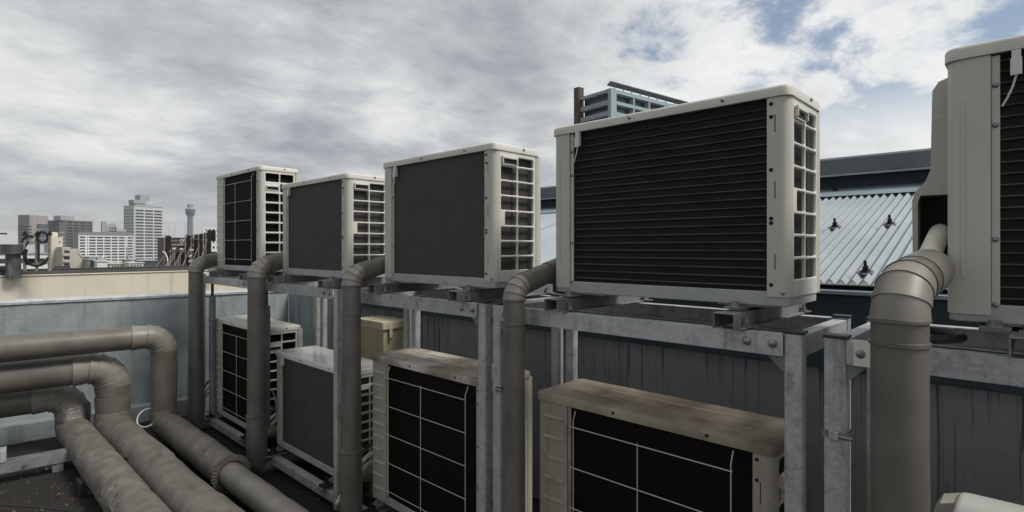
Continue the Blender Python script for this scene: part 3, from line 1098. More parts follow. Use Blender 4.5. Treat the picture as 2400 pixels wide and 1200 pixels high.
def canvas_run(root, name, pts, r, seed, m='canvas', amp=1.0, n=30):
    P = [Vector(p) for p in pts]

    def rad(i, an):
        p = P[i]
        f = 1 + amp * (.062 * noise.noise((p.y * 1.9 + seed, math.cos(an) * .8, math.sin(an) * .8 + seed))
                       + .012 * noise.noise((p.y * 4.3 + seed, math.cos(an) * 1.6, math.sin(an) * 1.6)))
        q = (p.y * 2.7 + 1.6 * math.sin(an * 1.0 + seed + p.y) + seed, math.cos(an) * 1.2, math.sin(an) * 1.2)
        rid = 1 - abs(noise.noise(q)) * 2.2
        msk = max(0, noise.noise((p.y * 2.2 - seed, math.cos(an) * 1.4, math.sin(an) * 1.4 + 7)) + .04)
        f -= amp * .60 * msk * max(0, rid - .55)
        return r * f
    return MB().tube(pts, r, n, rad=rad).build(name, m, root, smooth=True)


FP = [
    # x, y, z of upper corner, radius, floor axis z, labels
    (1.29, 5.10, H - .700, .088, .125, 'tallest of the three floor pipes, pleated collar halfway along its canvas', 'A'),
    (.98, 5.25, H - .920, .110, .130, 'middle of the three floor pipes, canvas wrapped with a thicker end sleeve', 'B'),
    (.76, 5.47, H - 1.140, .103, .122, 'lowest of the three floor pipes with a torn foil taped elbow', 'C'),
]
for (x, y, z, r, zf, lab, kd) in FP:
    fp = thing('floor_pipe', lab, 'pipe', (x, y, 0), 0, 'jacketed pipes bending from the wall onto the deck')
    rb = r * 1.35
    # horizontal run along the wall, local frame: origin at the vertical axis
    L0 = 3.0
    bn = Vector((0, 0, 1)).cross(LD).normalized()
    K = 5
    path = [LD * L0, LD * (L0 * .5), LD * (rb + .10), LD * rb]
    path = [Vector((p.x, p.y, z)) for p in path]
    for k_ in range(1, K + 1):
        a = PI / 2 * k_ / K
        path.append(LD * (rb * (1 - math.sin(a))) + Vector((0, 0, z - rb * (1 - math.cos(a)))))
    zend = zf + r * .75 if kd != 'C' else zf + r * 1.05
    if path[-1].z - zend > .1:
        path.append(Vector((0, 0, path[-1].z - .085)))
        path.append(Vector((0, 0, zend)))
        nm = ['sleeve'] * 2 + ['joint_sleeve'] + ['elbow_segment'] * K + ['joint_sleeve', 'drop_sleeve']
        ms = ['lag'] * 2 + ['lag_light'] + ['lag_light'] * K + ['lag', 'lag']
    else:
        path.append(Vector((0, 0, zend)))
        nm = ['sleeve'] * 2 + ['joint_sleeve'] + ['elbow_segment'] * K + ['drop_sleeve']
        ms = ['lag'] * 2 + ['lag_light'] + ['lag_light'] * K + ['lag']
    mitre(fp, path, r, bn, nm, ms, .085, 32)
    band(fp, path[1], LD, r, 'lag', .012)
    # canvas wrapped elbow and floor run towards the camera
    br = r * .9
    pts = [(0, 0, zend + .03), (0, 0, zend)]
    for k_ in range(1, 9):
        a = PI / 2 * k_ / 8
        pts.append((0, -br * (1 - math.cos(a)), zend - (zend - zf) * math.sin(a)))
    yend = {'A': -1.42, 'B': -2.13, 'C': -4.6}[kd]
    y0 = pts[-1][1]
    nseg = int((y0 - yend) / .014)
    for k_ in range(1, nseg + 1):
        yy = y0 + (yend - y0) * k_ / nseg
        pts.append((.012 * noise.noise((yy * 1.5, x * 5, 0)), yy, zf + .010 * noise.noise((yy * 2, x * 7, 2))))
    canvas_run(fp, 'canvas_wrap', pts, r * {'A': 1.14, 'B': 1.09, 'C': 1.06}[kd], x * 10)
    if kd == 'A':
        # gathered end: pleated collar, then a slimmer pipe
        mb = MB()
        c = Vector(pts[-1])
        n = 96
        loops = []
        for s_, rr_ in ((.012, .080), (.0, .104), (-.022, .116), (-.03, .082)):
            loops.append([c + Vector(((rr_ + (.004 * math.cos(i * PI * .9) if .09 < rr_ else 0)) * math.cos(2 * PI * i / n), s_ + (.006 * math.cos(i * 2 * PI / 3) if .09 < rr_ else 0), (rr_ + (.005 * math.cos(i * 2 * PI / 3) if .09 < rr_ else 0)) * math.sin(2 * PI * i / n))) for i in range(n)])
        mb.rings(loops, (False, False)).build('pleated_collar', 'canvas', fp)
        q = [(0, yend - .0 - .03 * k_, zf - .005 + .004 * noise.noise((k_ * .2, 0, 0))) for k_ in range(90)]
        canvas_run(fp, 'slim_sleeve', q, .076, 31, 'lag_light', .35, 24)
    if kd == 'B':
        q = [(0, yend + .02 - .03 * k_, zf + .004) for k_ in range(70)]
        canvas_run(fp, 'end_sleeve', q, r * 1.20, 17, 'canvas', .6)
    if kd == 'C':
        # torn foil tape round the bend
        q = [(0, -.004 * k_, zend + .075 - .016 * k_) for k_ in range(8)]
        canvas_run(fp, 'foil_tape', q, r * 1.09, 5, 'foil', 1.0)
    else:
        q = [(0, -.001 * k_, zend + .045 - .012 * k_) for k_ in range(7)]
        canvas_run(fp, 'canvas_cuff', q, r * 1.085, 9, 'canvas', .2)
        MB().box(.03, .034, -r * 1.10, -r * 1.06, zend - .02, zend + .045).build('cuff_seam', 'dark', fp)

# ------------------------------------------------------------------ small things on the roof
# grey strut frame under the floor pipes at left
st = thing('strut', 'galvanised angle strut crossing beneath the lowest floor pipe at far left', 'support', (.76, 4.88, 0), math.atan2(LD.y, LD.x))
MB().box(-.05, 2.4, -.075, .0, .120, .125).build('top_flange', 'galv_dull', st, bevel=.001)
MB().box(-.05, 2.4, -.0, .005, .050, .125).build('side_flange', 'galv_dull', st, bevel=.001)
for xx in (.13, 1.2):
    MB().box(xx, xx + .06, -.07, -.006, -.03, .119).build('leg', 'galv_dull', st)
    share('bolt', NUT, st, (xx + .2, .0055, .085), (0, 0, R(-90)))
MB().box(.425, .475, -.085, .012, .1255, .205).build('upright', 'galv', st, bevel=.002)
dr = MB()
dr.box(0, .14, 0, .10, 0, .10)
o = dr.build('junction_box', 'black', None, (.62, 4.25, .0), bevel=.006)
tag(o, 'small black box on the deck beside the lowest floor pipe', 'box')

wp = []
for i in range(30):
    s_ = i / 29
    wp.append((-.35 + 1.15 * s_, 4.75 - .25 * s_ - .9 * s_ * s_, .055 + .02 * math.sin(3 * s_) - .05 * s_))
o = MB().tube(wp, .006, 6).build('cable', 'black', smooth=True)
tag(o, 'thin black cable lying on the dark deck at bottom left', 'cable')

o = MB().tube([(.072 * math.cos(2 * PI * i / 32), .02 * math.sin(2 * PI * i / 32), .072 * math.sin(2 * PI * i / 32)) for i in range(30)], .0055, 8).build('cable_loop', 'white', None, (1.175, 5.10, .195), smooth=True)
o.rotation_euler = (R(-20), 0, R(-38))
tag(o, 'thin white cable loop standing between two floor pipes', 'cable')

# black hose ring on the nearest rack
hp = [( .062 * math.cos(2 * PI * i / 40) * 1.5, .062 * math.sin(2 * PI * i / 40), .003 * math.sin(4 * PI * i / 40)) for i in range(40)]
o = MB().tube(hp, .011, 10, True).build('hose_loop', 'black', None, (1.76, .205, H - .222), smooth=True)
tag(o, 'coiled black hose loop behind the nearest riser on the rack', 'hose')
tag(MB().box(-.002, .003, -.02, .02, -.065, .0).build('tape_flag', 'hose', None, (1.615, .325, BT + .004)), 'cream tape wrapped round the nearest rack beam beside the riser', 'tape')


def strap(y, x, wid, dep, z, lab):
    s_ = thing('strap_clamp', lab, 'clamp', (x, y, z), 0, 'steel strap clamps on the posts')
    mb = MB()
    t = .0015
    mb.box(-t, 0, -.002, wid + .002, -.009, .009)
    mb.box(0, dep, -.002 - t, -.002, -.009, .009)
    mb.box(dep, dep + t, -.002, wid + .002, -.009, .009)
    mb.box(0, dep, wid + .002, wid + .002 + t, -.009, .009)
    mb.build('strap', 'bolt', s_)
    MB().box(-.012, -t - .0003, wid * .30, wid * .72, -.012, .011).build('buckle', 'galv', s_, bevel=.002)
    MB().cyl((-.008, -.016, 0), (-.008, wid * .3, 0), .005, 8).build('worm_screw', 'bolt', s_)


strap(.418 - .053, XF - .001, .053, .044, H - .487, 'steel strap clamp round the nearest rack post at right')
strap(1.672 - .047, XF - .001, .047, .044, H - .585, 'steel strap clamp on the double posts left of the slim riser')
strap(2.925 - .047, XF - .001, .047, .044, H - .545, 'small steel strap clamp on posts beside the third riser')

random.seed(44)
gv = MB()
for i in range(900):
    if i < 350:
        x, y = random.uniform(.1, .95), random.uniform(2.6, 4.9)
    else:
        x, y = random.uniform(1.35, 2.5), random.uniform(.3, 5.4)
    r_ = random.choice((.005, .007, .009, .014))
    z_ = .002 + (.03 if x < .7 else 0)
    q = [(x + r_ * random.uniform(.6, 1.2) * math.cos(a_), y + r_ * random.uniform(.6, 1.2) * math.sin(a_), z_) for a_ in (0, 2.1, 4.2)]
    gv.add(q + [(x, y, z_ + r_)], [(0, 1, 3), (1, 2, 3), (2, 0, 3)])
o = gv.build('deck_grit', mat('deck_grit', (.10, .09, .075), (.035, .03, .024), 9, .9), fix=False)
o['kind'] = 'stuff'

# cream enclosure on the shed wall
bx = thing('cream_box', 'cream metal enclosure with weathered lid behind the glossy lidded unit', 'enclosure', (2.35, 3.585, 0))
MB().box(0, .22, 0, .36, .45, H - .598).build('body', 'cream', bx, bevel=.004)
MB().prism(rrect(-.02, .23, -.02, .38, .012, 2), H - .615, H - .555).build('lid', 'cream_lid', bx, bevel=.006)
MB().box(.04, .065, -.026, -.0205, H - .69, H - .60).build('latch', 'cream_lid', bx, bevel=.002)
MB().cyl((.052, -.034, H - .68), (.052, -.021, H - .68), .008, 8).build('latch_knob', 'bolt', bx)

# refrigerant lines and cables at the ends of the lower units
lines = [((1.98, 5.26, .42), 'white wrapped refrigerant lines at the far end of the farthest lower unit'),
         ((1.98, 4.08, .36), 'white wrapped refrigerant lines between the two farthest lower units'),
         ((1.98, 2.84, .36), 'white wrapped refrigerant lines beside the half stained lower unit')]
for (p, lab) in lines:
    ls = thing('refrigerant_lines', lab, 'pipe', p, 0, 'wrapped lines beside the lower units')
    for k_, (dy, dz_, r_, m_) in enumerate(((0, 0, .014, 'white'), (.02, -.06, .014, 'white'), (-.02, .07, .006, 'black'), (.01, .04, .006, 'grey_pvc'))):
        ln = MB().tube([(.06, dy, dz_ + .02), (-.05, dy + .01, dz_), (-.20, dy + .03, dz_ - .05), (-.31, dy + .05, dz_ - .13), (-.37, dy + .07, dz_ - .28 if dz_ > -.03 else -.30)], r_, 8)
        ln.build('line', m_, ls, smooth=True)
lp = []
for i in range(14):
    a = R(-20 + 200 * i / 13)
    lp.append((0, -.085 * math.cos(a), .11 * math.sin(a)))
o = MB().tube(lp, .006, 6).build('cable_arch', 'grey_pvc', None, (1.68, 3.99, .40), smooth=True)
tag(o, 'thin grey cable arching beside the second riser near the glossy unit', 'cable')
# =================================================================== NEIGHBOURING ROOF
def at(px_, d, py_=None):
    """a point on the map seen at image column px_ (2400 wide), d metres ahead; z from image row py_"""
    t = (px_ - 1200) / 1300
    p = (FW + RT * t) * d
    return Vector((p.x, p.y, H - (py_ - 582) / 1300 * d if py_ is not None else GROUND))


zt = H - 1.10
a, b = at(-500, 17.6), at(1100, 40.5)
a.z = b.z = 0
dv = (b - a).normalized()
L = (b - a).length
nb = thing('beige_building', 'neighbouring building with plain beige upper wall and black metal roof edge', 'building', a, math.atan2(dv.y, dv.x))
MB().box(0, L, 0, 9, GROUND, zt - .001).build('wall', 'beige', nb)
MB().box(-.05, L, -.05, .12, zt + .001, zt + .05).build('drip_edge', 'beige', nb, bevel=.01)
MB().box(0, L, .10, .42, zt + .051, zt + .20).build('roof_edge', 'grey_trim', nb, bevel=.02)
MB().box(0, L, .16, .50, zt + .202, zt + .27).build('roof_edge', 'black_trim', nb, bevel=.015)
for i in range(54):
    MB().box(.6 + i * .8, .612 + i * .8, -.004, .012, zt - 3.2, zt - .003).build('joint', 'beige', nb)
random.seed(5)
for i in range(16):
    x0 = 4 + i * 2.1 + random.random()
    MB().box(x0, x0 + .25 + .5 * random.random(), .55, .75, zt + .05, zt + .28 + .1 * random.random()).build('curb_block', random.choice(['grey_trim', 'black_trim', 'vent']), nb, bevel=.02)

# round vent with a wide drum cap
p = at(31, 21.5)
p.z = H - .80
vt = thing('roof_vent', 'round grey metal roof vent with wide drum cap at far left', 'vent', p)
mb = MB()
mb.cyl((0, 0, -.35), (0, 0, .62), .235, 28)
mb.build('stack', 'vent', vt, smooth=True)
mb = MB()
mb.rings([[(r_ * math.cos(2 * PI * i / 32), r_ * math.sin(2 * PI * i / 32), z_) for i in range(32)] for z_, r_ in ((.58, .36), (.58, .385), (.94, .385), (.955, .37))])
mb.build('drum_cap', 'vent', vt, smooth=True)
band(vt, (0, 0, .60), (0, 0, 1), .386, 'vent', .02, 'rim', .006)
o = MB().bar((-.22, 0, 0), (.22, 0, .01), .10, .06).build('lamp_arm', 'black', None, at(-2, 20.5, 548), bevel=.01)
tag(o, 'short black bracket poking in at the left picture edge', 'bracket')


def local(px_, d, z):
    p = at(px_, d)
    p.z = z
    return p


# back of a small sign: frame with dark ring letters
D = 21.5
o0 = at(57, D)
o1 = at(118, D)
zb0 = H - (632 - 582) / 1300 * D
sx = (at(118, D) - at(57, D)).length
dirv = (at(118, D) - at(57, D)).normalized()
sf = thing('sign_frame', 'back of a small roof sign with rusty frame and dark ring shapes', 'sign', Vector((o0.x, o0.y, zb0)), math.atan2(dirv.y, dirv.x))
u = D / 1300
px2 = lambda x: (x - 57) * u
pz2 = lambda y: (632 - y) * u
for x in (58, 86, 116):
    MB().bar((px2(x), 0, -.05), (px2(x), 0, pz2(548)), .075).build('post', 'sign_steel', sf)
for y in (551, 568, 618):
    MB().bar((px2(57), .03, pz2(y)), (px2(117), .03, pz2(y)), .035).build('rail', 'sign_steel', sf)
for (cx, cy, r0, w0, a0, a1) in ((86, 593, 30, 5, 200, 340), (101, 556, 12, 4, 0, 360), (86, 598, 27, 7, 150, 232), (70, 570, 16, 5, 60, 175)):
    n = 28
    loops = []
    for i in range(n + 1):
        an = R(a0 + (a1 - a0) * i / n)
        loops.append([(px2(cx + (r0 + s_ * w0 / 2) * math.cos(an)), yy, pz2(cy - (r0 + s_ * w0 / 2) * math.sin(an))) for s_, yy in ((-1, -.05), (1, -.05), (1, .02), (-1, .02))])
    MB().rings(loops).build('ring_letter', 'sign_black', sf)
for cx in (58, 87, 114):
    MB().add([(px2(cx - 6), yy, pz2(552)) for yy in (-.05, .02)] + [(px2(cx + 8), yy, pz2(551)) for yy in (-.05, .02)] + [(px2(cx + (2 if cx < 110 else 5)), yy, pz2(541)) for yy in (-.05, .02)],
             [(0, 2, 4), (1, 5, 3), (0, 1, 3, 2), (2, 3, 5, 4), (4, 5, 1, 0)]).build('gusset', 'sign_black', sf)
MB().box(px2(59), px2(84), .05, .08, pz2(616), pz2(606)).build('panel', 'sign_black', sf)
MB().box(px2(88), px2(92), -.02, .03, pz2(612), pz2(570)).build('panel', 'sign_black', sf)
MB().bar((px2(50), .0, pz2(598)), (px2(66), 0, pz2(566)), .04).build('brace', 'sign_black', sf)

# backs of the large billboard at the corner of that roof
D = 27.0
o0 = at(385, D)
dirv = (at(495, D) - o0).normalized()
zb0 = H - (632 - 582) / 1300 * D
bf = thing('billboard_frame', 'black billboard panels seen from behind with tangle of pale braces', 'sign', Vector((o0.x, o0.y, zb0)), math.atan2(dirv.y, dirv.x))
u = D / 1300
px2 = lambda x: (x - 385) * u
pz2 = lambda y: (632 - y) * u
for (x0, x1, y0, y1, dd) in ((388, 400, 628, 553, .0), (399, 438, 626, 588, .25), (434, 436, 588, 551, .1), (438, 450, 590, 552, .0), (450, 463, 628, 549, .18), (463, 470, 628, 547, .22),
                             (470, 486, 612, 545, .3), (475, 494, 565, 539, .4), (484, 495, 626, 590, .4), (440, 452, 628, 598, .3), (424, 436, 594, 574, .2), (412, 422, 588, 576, .22)):
    MB().box(px2(x0), px2(x1), dd, dd + .06, pz2(y0), pz2(y1)).build('panel', 'sign_black', bf)
for x, y in ((387, 556), (401, 585), (411, 587), (424, 585), (436, 553), (450, 552), (467, 548), (478, 548), (484, 544), (447, 578)):
    MB().bar((px2(x), -.06, -.05), (px2(x), -.06, pz2(y)), .035).build('post', 'sign_steel', bf)
random.seed(9)
for (x0, x1, y1) in ((375, 385, 600), (396, 412, 588), (404, 414, 592), (416, 426, 590), (418, 436, 578), (438, 447, 580), (455, 468, 575), (474, 484, 570), (408, 402, 600), (430, 421, 600), (478, 487, 560)):
    MB().bar((px2(x0), -.5, -.02), (px2(x1), -.05, pz2(y1)), .028).build('brace', 'sign_steel', bf)
for (x0, x1, y) in ((387, 400, 552), (436, 466, 551), (396, 440, 590), (388, 404, 622), (448, 470, 560), (475, 486, 562)):
    MB().bar((px2(x0), -.09, pz2(y)), (px2(x1), -.09, pz2(y)), .03).build('rail', 'sign_steel', bf)
for (x, y) in ((411, 583), (428, 584), (452, 586), (449, 600), (449, 612)):
    MB().cyl((px2(x), -.16, pz2(y)), (px2(x), -.02, pz2(y)), .06, 12, .045).build('floodlight', 'white', bf, smooth=True)
mb = MB().tube([(px2(386), -.15, pz2(590)), (px2(393), -.2, pz2(592)), (px2(398), -.2, pz2(603)), (px2(402), -.25, pz2(628))], .03, 6)
mb.build('conduit', 'white', bf, smooth=True)
for x0 in (372, 420, 500, 512):
    MB().box(px2(x0), px2(x0 + 12), -.5, -.2, -.06, .05).build('base_block', 'sign_steel', bf, bevel=.02)

# =================================================================== CITY


def block(label, px_c, d, py_top, px_l, px_r, delta, name='apartment_building', z0=GROUND):
    """building corner at column px_c, d metres ahead; right face reaches px_r, left face px_l"""
    C_ = at(px_c, d, py_top)
    t0 = (px_c - 1200) / 1300
    th = math.atan(-t0) + R(delta)
    r0 = t0 * d
    tr, tl = (px_r - 1200) / 1300, (px_l - 1200) / 1300
    wr = (tr * d - r0) / (math.cos(th) - tr * math.sin(th))
    wl = (r0 - tl * d) / (math.sin(th) + tl * math.cos(th)) if px_l < px_c else 12.0
    t = thing(name, label, 'building', (C_.x, C_.y, z0), -YAW + th)
    return t, wr, wl, C_.z - z0


def facade(b, wr, wl, h, m, right=None, left=None, fh=3.0, top=1.2, depth=.9, pane='glass', vis=None):
    """right/left = (columns list of (u0,u1) fractions, window height fraction, lowest row shown)"""
    dp = depth
    mb = MB()
    mb.box(dp, wr, dp, wl, 0, h)
    p = .06
    mb.box(0 - p, dp + .01, 0 - p, dp + .01, 0, h + .05)
    n = int((h - top) / fh)
    for face, W in ((right, wr), (left, wl)):
        if not face:
            continue
        cols, wf, nvis = face
        bx_ = (lambda u0, u1, y0, y1, z0, z1: mb.box(u0, u1, y0, y1, z0, z1)) if face is right else (lambda u0, u1, y0, y1, z0, z1: mb.box(y0, y1, u0, u1, z0, z1))
        bx_(dp + .02, W - .02, 0, dp - .01, h - top, h)
        for i in range(n):
            zt_ = h - top - i * fh
            if i > nvis:
                bx_(dp + .02, W - .02, 0, dp - .01, 0, zt_ - wf * fh)
                break
            bx_(dp + .02, W - .02, 0, dp - .01, zt_ - fh, zt_ - wf * fh)
        edges = [dp / W] + [e for c in cols for e in c] + [1.0]
        for q in range(0, len(edges), 2):
            if edges[q + 1] - edges[q] > .001:
                bx_(edges[q] * W, edges[q + 1] * W, -p, dp - .012, 0, h + .03)
    wall = mb.build('wall', m, b)
    for face, W in ((right, wr), (left, wl)):
        if not face:
            continue
        cols, wf, nvis = face
        cache = {}
        joined = MB()
        small = W / len(cols) / 1.0 < 0
        for i in range(min(n, nvis + 1)):
            zt_ = h - top - i * fh
            for (u0, u1) in cols:
                wd = round((u1 - u0) * W, 3)
                if face is right:
                    me = cache.get(wd)
                    if me is None:
                        mq = MB().box(0, wd, 0, .08, -wf * fh, 0)
                        me = cache[wd] = mq.mesh('window', pane)
                    share('window', me, b, (u0 * W, dp - .25, zt_))
                else:
                    me = cache.get(wd)
                    if me is None:
                        me = cache[wd] = MB().box(0, .08, 0, wd, -wf * fh, 0).mesh('window', pane)
                    share('window', me, b, (dp - .25, u0 * W, zt_))
    return wall


def even(n, gap, u0=.0, u1=1.0):
    st = (u1 - u0) / n
    return [(u0 + st * i + st * gap / 2, u0 + st * (i + 1) - st * gap / 2) for i in range(n)]


# tall white residential tower
c_tower = wallmat('tower_concrete', (.50, .51, .51), .93)
b, wr, wl, h = block('tall white high rise with gridded balconies and grey rooftop penthouse', 314, 545, 482, 290, 381, 28)
facade(b, wr, wl, h, c_tower, (even(3, .12, .03, 1.0), .58, 18), (even(6, .34, .04, .98), .60, 18), 3.02, 3.6, .45)
M['pent'] = wallmat('penthouse_concrete', (.34, .35, .35))
MB().box(wr * .10, wr * .75, wl * .15, wl * .8, h + .06, h + 2.6).build('parapet', 'pent', b)
MB().box(wr * .02, wr * .45, wl * .1, wl * .6, h + 2.61, h + 6.0).build('penthouse', 'pent', b)
MB().box(wr * .28, wr * .62, wl * .2, wl * .7, h + 6.01, h + 11.5).build('penthouse', 'pent', b)
MB().box(-.6, wr + .4, -.6, wl, h + .052, h + .5).build('roof_slab', c_tower, b)
for z_ in range(16):
    pass

# long white slab block
c_slab = wallmat('slab_white', (.66, .66, .64), .95, False)
b, wr, wl, h = block('long white slab block with wide dark balcony bays and grey roof band', 184, 510, 552, 171, 313, 8)
cols = [(.015, .115), (.15, .165), (.185, .30), (.32, .435), (.455, .57), (.59, .70), (.72, .83), (.85, .865), (.885, .985)]
facade(b, wr, wl, h, c_slab, (cols, .56, 11), None, 2.66, .9)
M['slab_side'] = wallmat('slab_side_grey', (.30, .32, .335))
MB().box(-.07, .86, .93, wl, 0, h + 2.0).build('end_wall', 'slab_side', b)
MB().box(.3, wr - .2, 1.0, wl, h + .06, h + 3.2).build('roof_band', 'slab_side', b)
MB().box(.0, wr, .6, wl, h + 3.21, h + 3.6).build('roof_slab', 'pent', b)
mb = MB()
for i in range(28):
    mb.box(.6 + (wr - 1.4) * i / 28, .6 + (wr - 1.4) * (i + .55) / 28, .97, .999, h + .8, h + 2.2)
mb.build('roof_windows', 'glass_dim', b)

# brown balcony block
c_br = wallmat('brown_panel', (.155, .145, .13), .85)
b, wr, wl, h = block('brown grey apartment block with stacked balconies and stair glazing', 154, 545, 516, 112, 217, 34)
facade(b, wr, wl, h, c_br, (even(4, .16, .02, 1.0), .60, 14), (even(6, .34, .42, .98), .55, 14), 2.9, 1.0, .5)
MB().box(-.12, -.065, wl * .02, wl * .36, h * .2, h - 2).build('stair_glazing', 'slab_side', b)
for i in range(5):
    MB().box(-.16, -.121, wl * .05, wl * .33, h - 13 - i * 4.2, h - 11.2 - i * 4.2).build('stair_window', 'white', b)
MB().box(wr * -.05, wr * .45, wl * .2, wl * .6, h + .06, h + 4.6).build('penthouse', 'pent', b)
for u_ in (.1, .4, .9):
    MB().cyl((wr * u_, wl * .3, h), (wr * u_, wl * .3, h + 3.4), .07, 5).build('antenna', 'pent', b)

# plain grey and tan block at left
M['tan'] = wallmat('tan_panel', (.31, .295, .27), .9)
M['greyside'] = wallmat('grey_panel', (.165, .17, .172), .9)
b, wr, wl, h = block('plain tan and grey block with few windows, leftmost of the high rises', 69, 565, 504, 43, 114, 38, 'office_building')
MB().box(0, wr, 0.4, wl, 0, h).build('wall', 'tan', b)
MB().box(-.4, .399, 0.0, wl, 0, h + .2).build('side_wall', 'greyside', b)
MB().box(wr * .42, wr * .43, .33, .42, 0, h + .1).build('panel_joint', 'greyside', b)
for i in range(8):
    MB().box(-.45, -.39, wl * .08, wl * .92, h - 12.4 - i * 3.1, h - 10.9 - i * 3.1).build('window_band', 'glass', b)
    MB().box(wr * .0, wr * .13, .36, .41, h - 12.4 - i * 3.1, h - 10.9 - i * 3.1).build('window', 'glass', b)
MB().cyl((wr * .05, 1, h), (wr * .05, 1, h + 3), .12, 6).build('antenna', 'pent', b)

M['bluegrey'] = wallmat('bluegrey_panel', (.20, .225, .25), .9)
b, wr, wl, h = block('small blue grey block with square windows tucked before the tan block', 89, 500, 536, 86, 113, 14, 'office_building')
facade(b, wr, wl, h, 'bluegrey', (even(3, .3, .03, .98), .55, 8), None, 2.8, .9)
MB().box(.0, wr, .2, wl, h + .07, h + 4.2).build('roof_box', mat('slate_box', (.085, .10, .115), None, .1, .7), b)

# small block behind the slab
M['palegrey'] = wallmat('palegrey_panel', (.43, .44, .44), .92)
b, wr, wl, h = block('pale grey stepped block rising behind the long white slab', 252, 560, 531, 250, 274, 12)
facade(b, wr, wl, h, 'palegrey', (even(3, .3, .05, .95), .5, 3), None, 3.0, .8)
MB().box(wr * .1, wr * .95, 1, wl, h + .06, h + 2.4).build('roof_box', 'pent', b)
MB().box(-4.4, -.2, 1.2, wl + 2, 0, h + 5.2).build('stair_tower', 'pent', b)
MB().box(wr * .5, wr * .7, 3, wl, h + 2.41, h + 4).build('roof_box', 'pent', b)
b, wr, wl, h = block('low grey block between the stepped block and the high rise', 274, 538, 537, 272, 296, 10)
MB().box(0, wr, 0, wl, 0, h).build('wall', 'pent', b)
MB().box(wr * .2, wr * .6, 2, wl * .6, h + .01, h + 1.8).build('roof_box', 'palegrey', b)
for i in range(3):
    MB().box(wr * (.1 + .3 * i), wr * (.28 + .3 * i), -.06, .02, h - 4.2, h - 2.2).build('window', 'glass', b)

# cream stair tower with tank
M['creamwall'] = wallmat('cream_wall', (.55, .515, .44), .94)
b, wr, wl, h = block('cream stair tower with tiny square windows and a cylindrical roof tank', 119, 70, 556, 117.5, 147, 6, 'building')
MB().box(0, wr, 0, 4, 0, h).build('wall', 'creamwall', b)
sm = MB().box(0, .20, 0, .06, 0, .14).mesh('window', 'glass')
for y in (568, 582, 596, 612, 624):
    wnd = share('window', sm, b, (wr * .66, -.012, H - (y - 582) / 1300 * 70 - GROUND))
    share('sill', MB().box(-.03, .23, -.03, .02, -.04, -.003).mesh('sill', 'creamwall'), wnd)
mb = MB().rings([[(wr * .33 + r_ * math.cos(2 * PI * i / 28), 1.2 + r_ * math.sin(2 * PI * i / 28), h + z_) for i in range(28)] for z_, r_ in ((.0, .47), (.55, .47), (.62, .44), (.68, .2))])
mb.build('water_tank', mat('tank_cream', (.56, .53, .38), (.50, .47, .33), .6, .6), b, smooth=True)

# beige stepped building with balconies and a sloped shoulder
M['beigewall'] = wallmat('beige_wall', (.47, .43, .365), .94)
b, wr, wl, h = block('beige building with balconies and a sloping shoulder, next to the cream stair tower', 146, 66, 581, 145, 205, 6, 'building')
zsl = lambda y: H - (y - 582) / 1300 * 66 - GROUND
mb = MB()
k = wr / 59
poly = [(0, 0), (58 * k, 0), (58 * k, zsl(628)), (50 * k, zsl(606)), (40 * k, zsl(585)), (37 * k, zsl(583)), (20 * k, zsl(584)), (0, zsl(584))]
n = len(poly)
mb.add([(x, y, z) for y in (0, 6) for x, z in poly], [tuple(range(n)), tuple(range(2 * n - 1, n - 1, -1))] + [(i, (i + 1) % n, (i + 1) % n + n, i + n) for i in range(n)])
mb.build('wall', 'beigewall', b)
MB().box(0, 19 * k, -.02, 6, zsl(583.8), zsl(579)).build('parapet', 'beigewall', b)
for (y0, y1) in ((594, 587), (609, 602), (625, 618)):
    wn = MB().box(4 * k, 17 * k, -.03, .02, zsl(y0 + 0), zsl(y1)).build('window', 'glass', b)
    MB().box(3 * k, 18 * k, -.22, -.16, zsl(y0 + 5), zsl(y0 - .5)).build('balcony_rail', 'beigewall', b)
    MB().box(3 * k, 18 * k, -.22, -.001, zsl(y0 + 5.6), zsl(y0 + 5.1)).build('balcony_slab', 'beigewall', b)
MB().tube([(37 * k, -.05, zsl(585)), (37 * k, -.05, zsl(594)), (49 * k, -.05, zsl(606)), (49 * k, -.05, zsl(632))], .03, 6).build('downpipe', 'pent', b)
for x in (24, 30):
    MB().box(x * k, x * k + .025, -.006, .01, zsl(632), zsl(587)).build('joint', 'pent', b)

